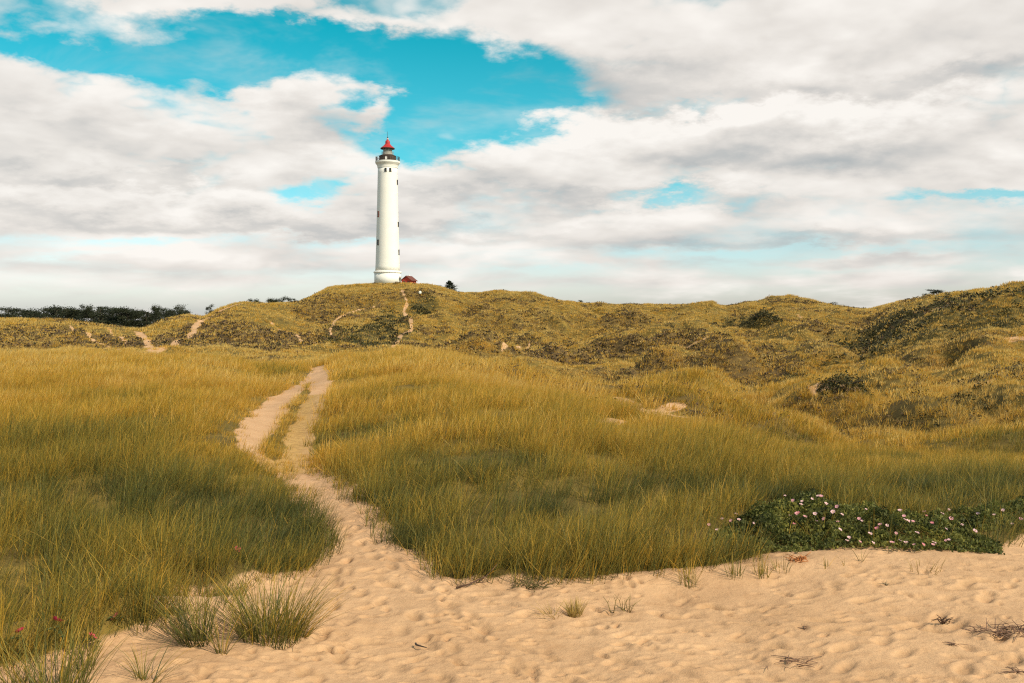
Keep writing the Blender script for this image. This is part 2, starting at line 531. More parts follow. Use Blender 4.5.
def ground_material():
    m, nt = mat_new('sand_and_heath_ground')
    out = N(nt, 'ShaderNodeOutputMaterial'); b = N(nt, 'ShaderNodeBsdfPrincipled')
    geo = N(nt, 'ShaderNodeNewGeometry'); P = geo.outputs['Position']
    at = {k: N(nt, 'ShaderNodeAttribute', attribute_name=k).outputs['Fac'] for k in ('sand', 'heath', 'scrub', 'straw', 'dent')}
    # sand
    n1 = noise(nt, P, .9, 6, .6); n2 = noise(nt, P, 60, 3, .7); n3 = noise(nt, P, 7, 5, .65)
    r1 = ramp(nt, [(.35, SAND_C[0]), (.65, SAND_C[1])]); nt.links.new(n1, r1.inputs[0])
    g = ramp(nt, [(.25, (.72, .68, .62)), (.5, (1, 1, 1)), (.75, (1.0, 1.0, .97))]); nt.links.new(n2, g.inputs[0])
    sand = mixc(nt, .55, r1.outputs[0], g.outputs[0], 'MULTIPLY')
    g3 = ramp(nt, [(.30, (.80, .74, .68)), (.52, (1, 1, 1))]); nt.links.new(n3, g3.inputs[0])
    sand = mixc(nt, .5, sand, g3.outputs[0], 'MULTIPLY')
    # footprint dents coloured darker: their shade is painted into the sand
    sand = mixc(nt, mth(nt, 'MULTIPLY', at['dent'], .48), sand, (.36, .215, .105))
    # straw litter
    lit = ramp(nt, [(.35, (.30, .17, .04)), (.6, (.50, .31, .09))]); nt.links.new(noise(nt, P, 9, 6, .7), lit.inputs[0])
    sand = mixc(nt, mth(nt, 'MULTIPLY', at['straw'], .75), sand, lit.outputs[0])
    # grass litter
    gr = ramp(nt, [(.3, (.060, .042, .014)), (.5, (.15, .105, .028)), (.72, (.36, .235, .05))])
    nt.links.new(noise(nt, P, .55, 8, .72), gr.inputs[0])
    he = ramp(nt, [(.3, (.040, .027, .013)), (.52, (.115, .072, .030)), (.78, (.30, .195, .06))])
    nt.links.new(noise(nt, P, .7, 8, .75), he.inputs[0])
    sc = ramp(nt, [(.3, (.026, .022, .009)), (.52, (.075, .060, .020)), (.72, (.26, .175, .05))])
    nt.links.new(noise(nt, P, .8, 8, .75), sc.inputs[0])
    c = mixc(nt, at['heath'], gr.outputs[0], he.outputs[0])
    c = mixc(nt, at['scrub'], c, sc.outputs[0])
    edge = mth(nt, 'ADD', at['sand'], mth(nt, 'MULTIPLY', mth(nt, 'SUBTRACT', noise(nt, P, 1.6, 7, .75), .5), .9))
    ef = ramp(nt, [(.38, (0, 0, 0)), (.62, (1, 1, 1))]); nt.links.new(edge, ef.inputs[0])
    c = mixc(nt, ef.outputs[0], c, sand)
    nt.links.new(c, b.inputs['Base Color'])
    b.inputs['Roughness'].default_value = .95; b.inputs['Specular IOR Level'].default_value = .12
    bp = N(nt, 'ShaderNodeBump'); bp.inputs['Strength'].default_value = .55; bp.inputs['Distance'].default_value = .02
    hh = mth(nt, 'ADD', noise(nt, P, 22, 6, .65), mth(nt, 'MULTIPLY', noise(nt, P, 220, 2, .5), .18))
    nt.links.new(hh, bp.inputs['Height']); nt.links.new(bp.outputs[0], b.inputs['Normal'])
    nt.links.new(b.outputs[0], out.inputs[0])
    return m


def blade_material(name, cols, transl=.35, rough=.55):
    """cols: list of (pos, colour) over attribute 'g'; attribute 't' runs 0 at the root to 1 at the tip"""
    m, nt = mat_new(name)
    out = N(nt, 'ShaderNodeOutputMaterial'); b = N(nt, 'ShaderNodeBsdfPrincipled'); tr = N(nt, 'ShaderNodeBsdfTranslucent')
    g = N(nt, 'ShaderNodeAttribute', attribute_name='g').outputs['Fac']
    t = N(nt, 'ShaderNodeAttribute', attribute_name='t').outputs['Fac']
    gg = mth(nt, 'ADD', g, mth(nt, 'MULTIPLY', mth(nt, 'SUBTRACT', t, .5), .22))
    r = ramp(nt, cols); nt.links.new(gg, r.inputs[0])
    nt.links.new(r.outputs[0], b.inputs['Base Color']); nt.links.new(r.outputs[0], tr.inputs['Color'])
    b.inputs['Roughness'].default_value = rough; b.inputs['Specular IOR Level'].default_value = .25
    mx = N(nt, 'ShaderNodeMixShader'); mx.inputs[0].default_value = transl
    nt.links.new(b.outputs[0], mx.inputs[1]); nt.links.new(tr.outputs[0], mx.inputs[2]); nt.links.new(mx.outputs[0], out.inputs[0])
    return m


M_GROUND = ground_material()
M_GRASS = blade_material('marram_blades', [(0.0, (.070, .078, .024)), (.25, (.20, .182, .042)), (.5, (.46, .300, .044)), (.75, (.73, .390, .044)), (1.0, (.76, .53, .17))], .42)
M_HEATH = blade_material('heather_twigs', [(0.0, (.030, .028, .014)), (.35, (.085, .055, .030)), (.65, (.19, .115, .055)), (1.0, (.40, .27, .10))], .15, .8)
M_SCRUB = blade_material('scrub_leaves', [(0.0, (.022, .021, .009)), (.5, (.070, .062, .020)), (.8, (.16, .125, .036)), (1.0, (.34, .23, .06))], .2, .6)
M_PINE = blade_material('pine_needles', [(0.0, (.012, .017, .010)), (.5, (.030, .036, .017)), (1.0, (.070, .068, .030))], .15, .7)
M_ROSE = blade_material('rose_leaves', [(0.0, (.035, .042, .012)), (.42, (.135, .142, .034)), (.72, (.30, .275, .060)), (1.0, (.40, .31, .06))], .42, .6)
M_BARK = simple('bark', (.06, .042, .028), .9, .3, 6)

# ------------------------------------------------------------------ ground sheet
S0 = 8.0   # the sheet fans out from a point behind the camera
ds = []
s = -1.35
while s < 1.35:
    a = abs(s)
    ds.append(s)
    s += .0011 if a < .26 else (.0016 if a < .56 else .012)
SG = np.array(ds + [1.35])
ys = [-7.0]
while ys[-1] < 9000:
    y = ys[-1]
    if y < 3.6: st = .35
    elif y < 10.5: st = .0135
    elif y < 16: st = .03
    elif y < 420: st = y * .0075 if y > 40 else .08 + (y - 16) * .009
    else: st = y * .12
    ys.append(y + st)
YS = np.array(ys)
GX, GY = np.meshgrid(SG, YS)
VX = GX * (GY + S0); VY = GY.copy()
VZ = np.zeros_like(VX)
nr, nc = VX.shape
step = max(1, 200000 // nc)
sand = np.zeros_like(VX); heath = np.zeros_like(VX); scrub = np.zeros_like(VX); straw = np.zeros_like(VX)
for r0 in range(0, nr, step):
    sl = slice(r0, r0 + step)
    VZ[sl] = H(VX[sl], VY[sl])
    sand[sl], heath[sl], scrub[sl], straw[sl] = [a.reshape(VX[sl].shape) for a in cover(VX[sl].ravel(), VY[sl].ravel())]
# trodden sand: soft hummocks and footprints
nearw = sstep(16, 11, VY) * 0 + (1 - sstep(11, 20, VY)) * sand
rows = np.nonzero((VY[:, 0] < 20) & (VY[:, 0] > 3))[0]
rs = slice(rows[0], rows[-1] + 1)
VZ[rs] += nearw[rs] * (.022 * fbm(VX[rs] * 1.3, VY[rs] * 1.1, 2, 91) + .009 * fbm(VX[rs] * 4.2, VY[rs] * 3.6, 3, 95))
dent = np.zeros_like(VX)

def press(cx, cy, L, W, ang, depth):
    i0, i1 = np.searchsorted(YS, [cy - L * 1.3, cy + L * 1.3])
    if i1 <= i0: return
    sr = sorted([(cx - L * 1.3) / (cy + S0), (cx + L * 1.3) / (cy + S0)])
    j0, j1 = np.searchsorted(SG, sr)
    if j1 <= j0: return
    dx = VX[i0:i1, j0:j1] - cx; dy = VY[i0:i1, j0:j1] - cy
    c, s_ = math.cos(ang), math.sin(ang)
    a = (dx * c + dy * s_) / (L / 2); b2 = (-dx * s_ + dy * c) / (W / 2)
    e = np.sqrt(a * a + b2 * b2)
    w = nearw[i0:i1, j0:j1]
    VZ[i0:i1, j0:j1] += w * depth * .66 * (-(1 - sstep(.30, 1.0, e)) + .22 * np.exp(-((e - 1.25) / .28) ** 2))
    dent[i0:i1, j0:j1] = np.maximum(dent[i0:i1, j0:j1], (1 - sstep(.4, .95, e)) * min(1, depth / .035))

# footprint trails
trail_ends = [((-.9, 4.0), (-1.4, 9)), ((-.2, 4.2), (-1.6, 11)), ((.8, 4.2), (-1.2, 9)), ((1.8, 4.5), (-.9, 8.5)), ((2.6, 6.2), (-1.1, 7.8)), ((3.5, 7.2), (-.7, 6.6)), ((-1.7, 4.5), (-1.5, 12)),
              ((.3, 4.0), (3.6, 7.4)), ((1.5, 4.3), (4.0, 7.0)), ((-.6, 5), (2.9, 6.6)), ((-1.2, 5), (-1.9, 14)), ((.1, 5.2), (-1.7, 12))]
for (a, b_) in trail_ends:
    a = Vector(a); b_ = Vector(b_)
    n_ = int((b_ - a).length / .33)
    ang0 = math.atan2((b_ - a).y, (b_ - a).x)
    for k in range(n_):
        p = a.lerp(b_, k / n_) + Vector((random.gauss(0, .05), random.gauss(0, .05)))
        sd_ = .09 if k % 2 else -.09
        p += Vector((-math.sin(ang0), math.cos(ang0))) * sd_
        press(p.x, p.y, random.uniform(.22, .29), random.uniform(.10, .13), ang0 + random.gauss(0, .15), random.uniform(.018, .035))
for k in range(3200):
    y = 4.2 + 9.5 * random.random() ** 1.4
    x = random.uniform(-.56, .58) * y
    L = random.uniform(.06, .20)
    press(x, y, L, L * random.uniform(.4, .75), random.gauss(.25, .7), random.uniform(.006, .024))
for k in range(240):
    y = 4.4 + 6 * random.random() ** 1.3
    x = random.uniform(-.42, .15) * y
    press(x, y, random.uniform(.07, .13), random.uniform(.05, .08), random.uniform(0, 3.1), random.uniform(.022, .04))

idx = np.arange(nr * nc, dtype=np.int32).reshape(nr, nc)
quads = np.stack([idx[:-1, :-1], idx[:-1, 1:], idx[1:, 1:], idx[1:, :-1]], -1).reshape(-1, 4)
fx = VX[:-1, :-1]; fy = VY[:-1, :-1]
is_path = ((sand[:-1, :-1] > .5) & (fy > 8.6) & (fy < 60) & (fx < fy * (-.06))).ravel()

def sheet(name, sel):
    q = quads[sel]
    used, inv = np.unique(q, return_inverse=True)
    co = np.stack([VX.ravel()[used], VY.ravel()[used], VZ.ravel()[used]], -1)
    me = new_mesh(name, co, inv.reshape(-1, 4), None, dict(sand=sand.ravel()[used], heath=heath.ravel()[used], scrub=scrub.ravel()[used], straw=straw.ravel()[used], dent=dent.ravel()[used]))
    o = link(name, me, M_GROUND)
    o['kind'] = 'structure'
    return o

sheet('ground', ~is_path)
sheet('path', is_path)

# ------------------------------------------------------------------ blades of grass
class Blades:
    def __init__(s): s.v = []; s.q = []; s.t3 = []; s.t = []; s.g = []; s.n = 0
    def add(s, root, az, lean, bend, L, w, nseg, g):
        n = len(root)
        if n == 0: return
        ts = np.linspace(0, 1, nseg + 1)
        sa = az + np.pi / 2 + rng.normal(0, .6, n)
        rings = []; tt = []; gg = []
        for k, t in enumerate(ts):
            hx = L * (lean * t + bend * t * t)
            vz = L * (t * (1 - .3 * lean) - .42 * bend * t * t)
            c = root + np.stack([np.cos(az) * hx, np.sin(az) * hx, vz], -1)
            if k < nseg:
                hw = .5 * w * (1 - .75 * t ** 1.5)
                off = np.stack([np.cos(sa) * hw, np.sin(sa) * hw, np.zeros(n)], -1)
                rings += [c - off, c + off]; tt += [t, t]; gg += [g, g]
            else:
                rings.append(c); tt.append(1.0); gg.append(g)
        m = len(rings)
        V = np.stack(rings, 1).reshape(-1, 3)
        base = s.n + np.arange(n) * m
        for k in range(nseg - 1):
            s.q.append(np.stack([base + 2 * k, base + 2 * k + 1, base + 2 * k + 3, base + 2 * k + 2], -1))
        k = nseg - 1
        s.t3.append(np.stack([base + 2 * k, base + 2 * k + 1, base + 2 * k + 2], -1))
        s.v.append(V); s.t.append(np.tile(np.array(tt), n)); s.g.append(np.stack(gg, 1).ravel()); s.n += len(V)
    def mesh(s, name):
        return new_mesh(name, np.concatenate(s.v), np.concatenate(s.q) if s.q else None, np.concatenate(s.t3), dict(t=np.concatenate(s.t), g=np.concatenate(s.g)))


UW = .62
WIND = 0.42      # the blades lean a little to the right (+X)

HOLLOW_SHADE = [(wblob(*a), 1.0) for a in ((815, 452, 1.8, .9, -25), (870, 470, 1.6, 1.0, -10), (845, 462, 2.2, 1.0), (940, 462, 1.6, 1.4), (990, 492, 1.2, .8), (960, 480, 1.4, .6), (480, 468, 1.0, .8), (570, 512, .8, .5),  # grass hollows: their shade is painted as greener blades, which are also shorter
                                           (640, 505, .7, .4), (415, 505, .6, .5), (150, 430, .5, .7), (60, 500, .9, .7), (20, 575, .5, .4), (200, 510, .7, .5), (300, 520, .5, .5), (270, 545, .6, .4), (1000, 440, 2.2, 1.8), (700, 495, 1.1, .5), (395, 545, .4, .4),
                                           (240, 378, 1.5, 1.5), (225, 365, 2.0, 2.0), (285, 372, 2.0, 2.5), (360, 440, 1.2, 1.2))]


def scatter(y0, y1, dens, face=0.0):
    """random points of the land in view; faces that rise away from the viewer carry more plants per ground metre"""
    m = 1.0 + face * .55
    A = lambda q: UW * q * q + 2.6 * q
    n = int((A(y1) - A(y0)) * dens * m)
    y = (-2.6 + np.sqrt(2.6 ** 2 + 4 * UW * rng.uniform(A(y0), A(y1), n))) / (2 * UW)
    x = rng.uniform(-1, 1, n) * (UW * y + 1.3)
    if face:
        e = .35
        sl = np.clip((H(x, y + e) - H(x, y - e)) / (2 * e), 0, .55)
        k = rng.uniform(0, m, n) < 1 + face * sl
        x, y = x[k], y[k]
    return x, y


def golden(x, y):
    """0 = fresh green, 1 = straw gold: the sward yellows away from the wet sand edge"""
    n = fbm(x / 3.2, y / 4.0, 3, 101); n2 = fbm(x / 14., y / 18., 2, 105)
    return .25 + .29 * sstep(7.5, 17, y) + .24 * sstep(16, 42, y) + .14 * sstep(50, 100, y) + .25 * n + .16 * n2 - .25 * blobs(HOLLOW_SHADE, x, y, 171, .4)  # last term paints hollow shade into the blade colour


def tufts(B, x, y, nb, L0, w, nseg, spread, sandcut=.62):
    sd, he, sc, st = cover(x, y)
    keep = (sd + .25 * rng.normal(0, 1, len(x)) * .4) < sandcut
    keep &= (y < sky_Y(x, y) + 6)
    # gaps and hollows in the sward
    hol = fbm(x / 1.9, y / 2.3, 3, 111)
    keep &= rng.uniform(0, 1, len(x)) > .45 * sstep(.10, .48, hol)
    keep &= rng.uniform(0, 1, len(x)) > np.clip(he * .30 + sc * .50, 0, 1)
    # the rose thicket keeps the grass out
    near = y < 16
    if near.any():
        rk = np.ones(len(x), bool)
        rk[near] = (rose_mask(x[near], y[near]) < .5) | (rng.uniform(0, 1, int(near.sum())) < .05)
        keep &= rk
    x, y = x[keep], y[keep]
    z = H(x, y)
    hs = .72 + .5 * (fbm(x / 1.3, y / 1.6, 2, 121) * .7 + .5) + .25 * fbm(x / 7, y / 9, 2, 125)
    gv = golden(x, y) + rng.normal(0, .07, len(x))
    yb = y + .012 * y + .25
    lo = np.maximum(cover(x, yb)[0], cover(x, y + .03 * y + .4)[0])
    hs = hs * (1 - .60 * lo * sstep(9, 16, y)) * (1 - .45 * sstep(.12, .55, fbm(x / 2.2, y / 2.8, 2, 127))) * (1 - .3 * blobs(HOLLOW_SHADE, x, y, 171, .4))
    hs = hs * (1 - .72 * blobs([((b[0], b[1] - 2.6, max(b[2] * 1.3, .8), 3.2, 0), 1.0) for b in SPOTS if 14 < b[1] < 38], x, y, 181, .3))
    kk = (y > 10.5) & (y < 26)
    if kk.any():
        l2 = np.zeros(len(x)); l2[kk] = np.maximum(cover(x[kk], y[kk] + 1.7)[0], cover(x[kk], y[kk] + 2.6)[0])
        hs = hs * (1 - .42 * l2 * sstep(10.5, 12, y) * (1 - sstep(22, 26, y)))
    n = len(x) * nb
    rx = np.repeat(x, nb); ry = np.repeat(y, nb); rz = np.repeat(z, nb)
    a = rng.uniform(0, 2 * np.pi, n); rr = spread * np.sqrt(rng.uniform(0, 1, n))
    ox, oy = np.cos(a) * rr, np.sin(a) * rr
    az = np.arctan2(np.sin(a) * .6 + rng.normal(0, .55, n), np.cos(a) * .6 + rng.normal(0, .55, n) + WIND * 2.0)
    lean = np.clip(rng.normal(.30, .16, n), .02, .8)
    bend = np.clip(rng.normal(.16, .16, n), 0, .7)
    dead = rng.uniform(0, 1, n) < .05
    lean = np.where(dead, rng.uniform(.5, 1.1, n), lean); az = np.where(dead, rng.uniform(0, 6.283, n), az)
    L = L0 * np.repeat(hs, nb) * rng.uniform(.55, 1.15, n)
    g = np.clip(np.repeat(gv, nb) + rng.normal(0, .15, n) + .22 * dead, 0, 1)
    B.add(np.stack([rx + ox, ry + oy, rz - .02], -1), az, lean, bend, L, w * rng.uniform(.7, 1.3, n), nseg, g)


# rose thicket outline (world polygon), used to keep grass out
ROSE_A = wpoly([(700, 548), (735, 520), (775, 506), (815, 502), (850, 511), (905, 518), (945, 517), (975, 525), (968, 536), (1000, 546), (1004, 556), (950, 552), (880, 550), (820, 549), (785, 553), (745, 556)])
ROSE_B = wpoly([(955, 513), (985, 508), (1040, 508), (1090, 514), (1060, 532), (1012, 529), (985, 533), (966, 530)])

def rose_mask(x, y):
    return ((np.minimum(poly_sd(ROSE_A, x, y), poly_sd(ROSE_B, x, y)) + .08 * fbm(x * 2, y * 2, 2, 131)) < .02).astype(float)


B1 = Blades()
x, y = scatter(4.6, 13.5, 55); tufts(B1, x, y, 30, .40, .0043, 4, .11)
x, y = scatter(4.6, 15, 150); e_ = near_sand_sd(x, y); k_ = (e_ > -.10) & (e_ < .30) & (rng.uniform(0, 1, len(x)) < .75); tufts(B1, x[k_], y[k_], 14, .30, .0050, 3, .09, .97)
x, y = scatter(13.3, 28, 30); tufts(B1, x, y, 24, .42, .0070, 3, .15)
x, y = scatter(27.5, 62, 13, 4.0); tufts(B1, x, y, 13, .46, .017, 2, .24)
tag(link('marram_grass', B1.mesh('marram_grass'), M_GRASS), 'long golden green dune grass leaning in the wind on both sides of the path', 'grass', kind='stuff')
B2 = Blades()
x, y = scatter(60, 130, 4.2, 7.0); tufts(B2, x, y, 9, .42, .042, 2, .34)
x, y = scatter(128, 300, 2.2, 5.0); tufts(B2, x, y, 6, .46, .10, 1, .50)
tag(link('dune_grass', B2.mesh('dune_grass'), M_GRASS), 'short yellow grass covering the far dunes below the lighthouse', 'grass', kind='stuff')


# heather and scrub: clumps of small twigs and leaves
class Leaves:
    def __init__(s): s.v = []; s.g = []; s.n = 0
    def add(s, c, size, up=.3, g=None, asp=.55):
        n = len(c)
        if n == 0: return
        a = rng.normal(0, 1, (n, 3)); a[:, 2] = a[:, 2] * .7 + up
        a /= np.linalg.norm(a, axis=1)[:, None]
        b = np.cross(a, rng.normal(0, 1, (n, 3))); b /= np.linalg.norm(b, axis=1)[:, None] + 1e-9
        size = np.broadcast_to(size, (n,))[:, None]
        V = np.stack([c - a * size, c + b * size * asp, c + a * size, c - b * size * asp], 1)
        s.v.append(V.reshape(-1, 3)); s.g.append(np.repeat(g, 4)); s.n += n
    def mesh(s, name):
        V = np.concatenate(s.v); q = np.arange(len(V), dtype=np.int32).reshape(-1, 4)
        g = np.concatenate(s.g)
        return new_mesh(name, V, q, None, dict(g=g, t=np.full(len(g), .5)), smooth=False)


def clumps(L, x, y, sel, nb, rad, hgt, size, g0, gs):
    x, y = x[sel], y[sel]
    z = H(x, y)
    n = len(x) * nb
    d = rng.normal(0, 1, (n, 3)); d /= np.linalg.norm(d, axis=1)[:, None]
    d[:, 2] = np.abs(d[:, 2])
    r_ = rng.uniform(.4, 1, n)[:, None]
    sc = np.repeat(rng.uniform(.6, 1.4, len(x)), nb)[:, None]
    c = np.stack([np.repeat(x, nb), np.repeat(y, nb), np.repeat(z, nb)], -1) + d * r_ * sc * np.array([rad, rad, hgt])
    g = np.clip(np.repeat(g0 + gs * rng.normal(0, 1, len(x)), nb) + rng.normal(0, .1, n) , 0, 1)
    L.add(c, size * rng.uniform(.7, 1.3, n), .3, g)


LH = Leaves()
for (y0, y1, de, nb, rad, hg, sz) in ((22, 50, 3.0, 22, .30, .24, .045), (48, 120, 2.6, 16, .42, .32, .080), (120, 290, 1.5, 9, .55, .40, .17)):
    x, y = scatter(y0, y1, de * .7, 4.0)
    sd, he, sc, st = cover(x, y)
    sel = (rng.uniform(0, 1, len(x)) < he * .85) & (y < sky_Y(x, y) + 4) & (sd < .4)
    clumps(LH, x, y, sel, nb, rad, hg, sz, .40, .20)
tag(link('heather_scrub', LH.mesh('heather_scrub'), M_HEATH), 'low brown heather speckling the far dune slopes', 'heather', kind='stuff')
LS = Leaves()
for (y0, y1, de, nb, rad, hg, sz) in ((22, 50, 2.4, 34, .34, .32, .045), (48, 120, 1.4, 26, .50, .48, .080), (120, 290, .7, 16, .75, .70, .18)):
    x, y = scatter(y0, y1, de)
    sd, he, sc, st = cover(x, y)
    sel = (rng.uniform(0, 1, len(x)) < sc * .72) & (y < sky_Y(x, y) + 4)
    clumps(LS, x, y, sel, nb, rad, hg, sz, .36, .20)
tag(link('dark_scrub', LS.mesh('dark_scrub'), M_SCRUB), 'dark green creeping scrub on the steep dune faces', 'scrub', kind='stuff')
# ------------------------------------------------------------------ lighthouse
M_WHITE = simple('white_limewash', (.83, .79, .72), .75, .04, .35, .2, .25, 3)
M_REDP = simple('red_roof_paint', (.42, .032, .028), .45, .15, 3)
M_IRON = simple('dark_iron', (.050, .036, .028), .6, .25, 4)
M_BROWN = simple('rusty_brown_ironwork', (.070, .048, .036), .7, .3, 3)
M_GREYP = simple('grey_lantern_frame', (.42, .38, .32), .6, .15, 3)
M_LENS = simple('lantern_glass', (.24, .24, .21), .12, .2, 2, .6)
M_PANE = simple('dark_window_glass', (.03, .026, .026), .15, .2, 2, .6)
M_RBRICK = simple('red_window_brick', (.20, .060, .038), .8, .2, 6)
M_PINK = simple('faded_pink_ball', (.62, .36, .33), .5, .1, 3)

LY = 257.0
k_ = LY / F
lx = (387.6 - 512) * k_
gz = ground_at(lx, LY)
BZ = min(gz, zy(284.6, LY)) - .15
lh = thing('lighthouse', 'tall white round lighthouse with dark gallery and red lantern roof on the highest dune', 'lighthouse', (lx, LY, BZ))
base_row = HOR - (BZ - ZC) / k_
hz = lambda row: (base_row - row) * k_          # height above the foot of a picture row
m = MB(); m.lathe([(3.42, 0), (3.40, hz(273.3))], 64, cap0=True, cap1=True)
pl = m.build('plinth', M_WHITE, lh, True)
m = MB(); m.lathe([(3.40, hz(273.4)), (3.60, hz(273.0)), (3.62, hz(272.2)), (3.50, hz(271.6)), (3.12, hz(270.9))], 64, cap0=True, cap1=True)
m.build('cornice', M_WHITE, lh, False)
z0, z1 = hz(271.2), hz(168.5)
m = MB(); m.lathe([(3.16 - (3.16 - 2.50) * (t ** .85), z0 + (z1 - z0) * t) for t in np.linspace(0, 1, 24)], 64, cap0=True, cap1=True)
m.build('tower', M_WHITE, lh, True)
m = MB(); m.lathe([(2.50, hz(168.6)), (2.60, hz(168.2)), (2.62, hz(167.0)), (2.74, hz(165.5)), (3.02, hz(164.0)), (3.16, hz(163.2)), (3.18, hz(161.6))], 64, cap0=True, cap1=True)
m.build('gallery_deck', M_WHITE, lh, False)
dz = hz(161.6)
rail = MB()
for k in range(28):
    a = 2 * math.pi * k / 28
    rail.tube([(3.06 * math.cos(a), 3.06 * math.sin(a), dz), (3.06 * math.cos(a), 3.06 * math.sin(a), dz + 1.12)], .035, 5)
for h in (.38, .75, 1.12): rail.torus(3.06, dz + h, .034, 56)
rail.build('gallery_railing', M_IRON, lh)
for k in range(8):      # dark lockers hung outside the rail
    a = 2 * math.pi * (k + .0) / 8
    bb = MB(); M_ = Matrix.Rotation(a, 4, 'Z'); c = M_ @ Vector((2.93, 0, dz + .62)); bb.box(c, (.26, .42, 1.18), 0, M_)
    if k in (0, 4): bb.build('locker', M_IRON, lh)
wr = MB(); wr.lathe([(2.12, dz), (2.12, dz + 1.25), (2.2, dz + 1.30), (2.2, dz + 1.42), (1.55, dz + 1.70), (1.30, dz + 1.75)], 40, cap1=True)
wroom = wr.build('watch_room', M_BROWN, lh, False)
d = MB(); d.box((.55, -2.09, dz + .60), (.62, .12, 1.15)); d.build('door', M_IRON, wroom)
d = MB(); d.box((-.12, -2.13, dz + .62), (.5, .14, .8)); d.build('service_box', M_WHITE, wroom)
lz = dz + 1.75; lt = hz(148.4)
ln = MB(); ln.lathe([(1.22, lz), (1.22, lz + .55)], 32, cap1=True)
lroom = ln.build('lantern_room', M_GREYP, lh, False)
gl = MB(); gl.lathe([(1.06, lz + .55), (1.06, lt)], 32, cap1=True); gl.build('glazing', M_LENS, lroom, True)
gb = MB()
for k in range(10):
    a = 2 * math.pi * k / 10
    gb.tube([(1.10 * math.cos(a), 1.10 * math.sin(a), lz + .55), (1.10 * math.cos(a), 1.10 * math.sin(a), lt)], .055, 5)
for zz in (lz + .58, (lz + .55 + lt) / 2, lt - .04): gb.torus(1.10, zz, .05, 32)
gb.build('glazing_bar', M_GREYP, lroom)
r2 = MB()
for k in range(18):
    a = 2 * math.pi * k / 18
    r2.tube([(1.52 * math.cos(a), 1.52 * math.sin(a), dz + 1.68), (1.52 * math.cos(a), 1.52 * math.sin(a), dz + 2.5)], .022, 4)
r2.torus(1.52, dz + 2.5, .025, 36); r2.torus(1.52, dz + 2.1, .02, 36)
r2.build('lantern_railing', M_GREYP, lroom)
rf = MB(); rt = hz(144.2)
rf.lathe([(1.80, lt - .02), (1.82, lt + .06), (1.45, lt + .34), (.98, lt + .74), (.70, rt), (.66, rt + .05)], 40, cap0=True, cap1=True)
roof = rf.build('roof', M_REDP, lh, False)
v_ = MB(); v_.lathe([(1.1, lt - .06), (1.84, lt - .16), (1.86, lt - .04), (1.1, lt - .03)], 40); v_.build('eave', M_IRON, roof)
v_ = MB(); v_.lathe([(.60, rt + .05), (.60, rt + .62), (.52, rt + .85), (.30, rt + 1.05), (.1, rt + 1.1)], 28, cap1=True); v_.build('vent', M_REDP, roof, True)
v_ = MB(); v_.lathe([(.05, rt + 1.05)] + [(.27 * math.sin(a), rt + 1.32 - .27 * math.cos(a)) for a in np.linspace(.3, 2.9, 10)], 20, cap1=True); v_.build('ball', M_PINK, roof, True)
v_ = MB(); v_.tube([(0, 0, rt + 1.55), (0, 0, hz(137)), (0, 0, hz(131.5))], [.10, .05, .035], 6); v_.torus(0.1, rt + 1.75, .08, 12); v_.build('lightning_rod', M_IRON, roof)


def tower_r(z):
    t = min(max((z - z0) / (z1 - z0), 0), 1)
    return 3.16 - (3.16 - 2.50) * t ** .85


def tower_window(px, row, w, h, brick=False):
    z = hz(row); r_ = tower_r(z)
    off = (px - 387.6) * k_
    th = math.asin(max(-.98, min(.98, off / r_)))         # 0 faces the camera
    M_ = Matrix.Rotation(th, 4, 'Z')
    f_ = MB()
    for (cx, cz, sx, sz) in ((-w / 2, 0, .09, h + .18), (w / 2, 0, .09, h + .18), (0, h / 2 + .05, w, .1), (0, -h / 2 - .05, w + .2, .12)):
        f_.box(M_ @ Vector((cx, -r_ - .02, cz)) + Vector((0, 0, z)), (sx, .22 if sz > .15 else .3, sz), 0, M_)
    fo = f_.build('window', M_RBRICK if brick else M_IRON, lh)
    p_ = MB(); p_.box(M_ @ Vector((0, -r_ + .01, 0)) + Vector((0, 0, z)), (w - .06, .14, h - .01), 0, M_); p_.build('pane', M_PANE, fo)


tower_window(386.9, 171.2, .42, .72); tower_window(391.4, 171.2, .42, .72)
tower_window(379.4, 214.8, .50, 1.25, True); tower_window(379.2, 243.0, .50, 1.2)
tower_window(397.35, 182.5, .42, 1.0); tower_window(398.55, 224.5, .42, 1.0); tower_window(399.15, 252.3, .42, 1.1)
dr = MB(); th = 1.9; M_ = Matrix.Rotation(th, 4, 'Z'); dr.box(M_ @ Vector((0, -3.41, 1.25)), (1.1, .16, 2.2), 0, M_); dr.build('door', M_GREYP, pl)

# ------------------------------------------------------------------ red hut
M_HUT = simple('falu_red_boards', (.44, .055, .036), .8, .18, 5)
M_HUTR = simple('dark_roof_felt', (.15, .050, .036), .85, .25, 5)
M_TRIM = simple('weathered_trim', (.15, .055, .038), .8, .2, 5)
hy = 259.0; hx = (409.0 - 512) * hy / F
hgz = ground_at(hx, hy)
hut = thing('red_hut', 'small brick red hut with a dark pitched roof beside the lighthouse', 'hut', (hx, hy, hgz - .02), rotz=-.30)
ez = zy(280.2, hy) - hgz + .02; az_ = zy(276.3, hy) - hgz + .02
W2, D2 = 1.32, 1.7
w = MB()
w.add([(-W2, -D2, 0), (W2, -D2, 0), (W2, -D2, ez), (0, -D2, az_ - .05), (-W2, -D2, ez), (-W2, D2, 0), (W2, D2, 0), (W2, D2, ez), (0, D2, az_ - .05), (-W2, D2, ez)],
      [(0, 1, 2, 3, 4), (9, 8, 7, 6, 5), (1, 6, 7, 2), (5, 0, 4, 9)])
w.build('wall', M_HUT, hut)
r_ = MB(); e = .32; sl_ = (az_ - ez) / W2
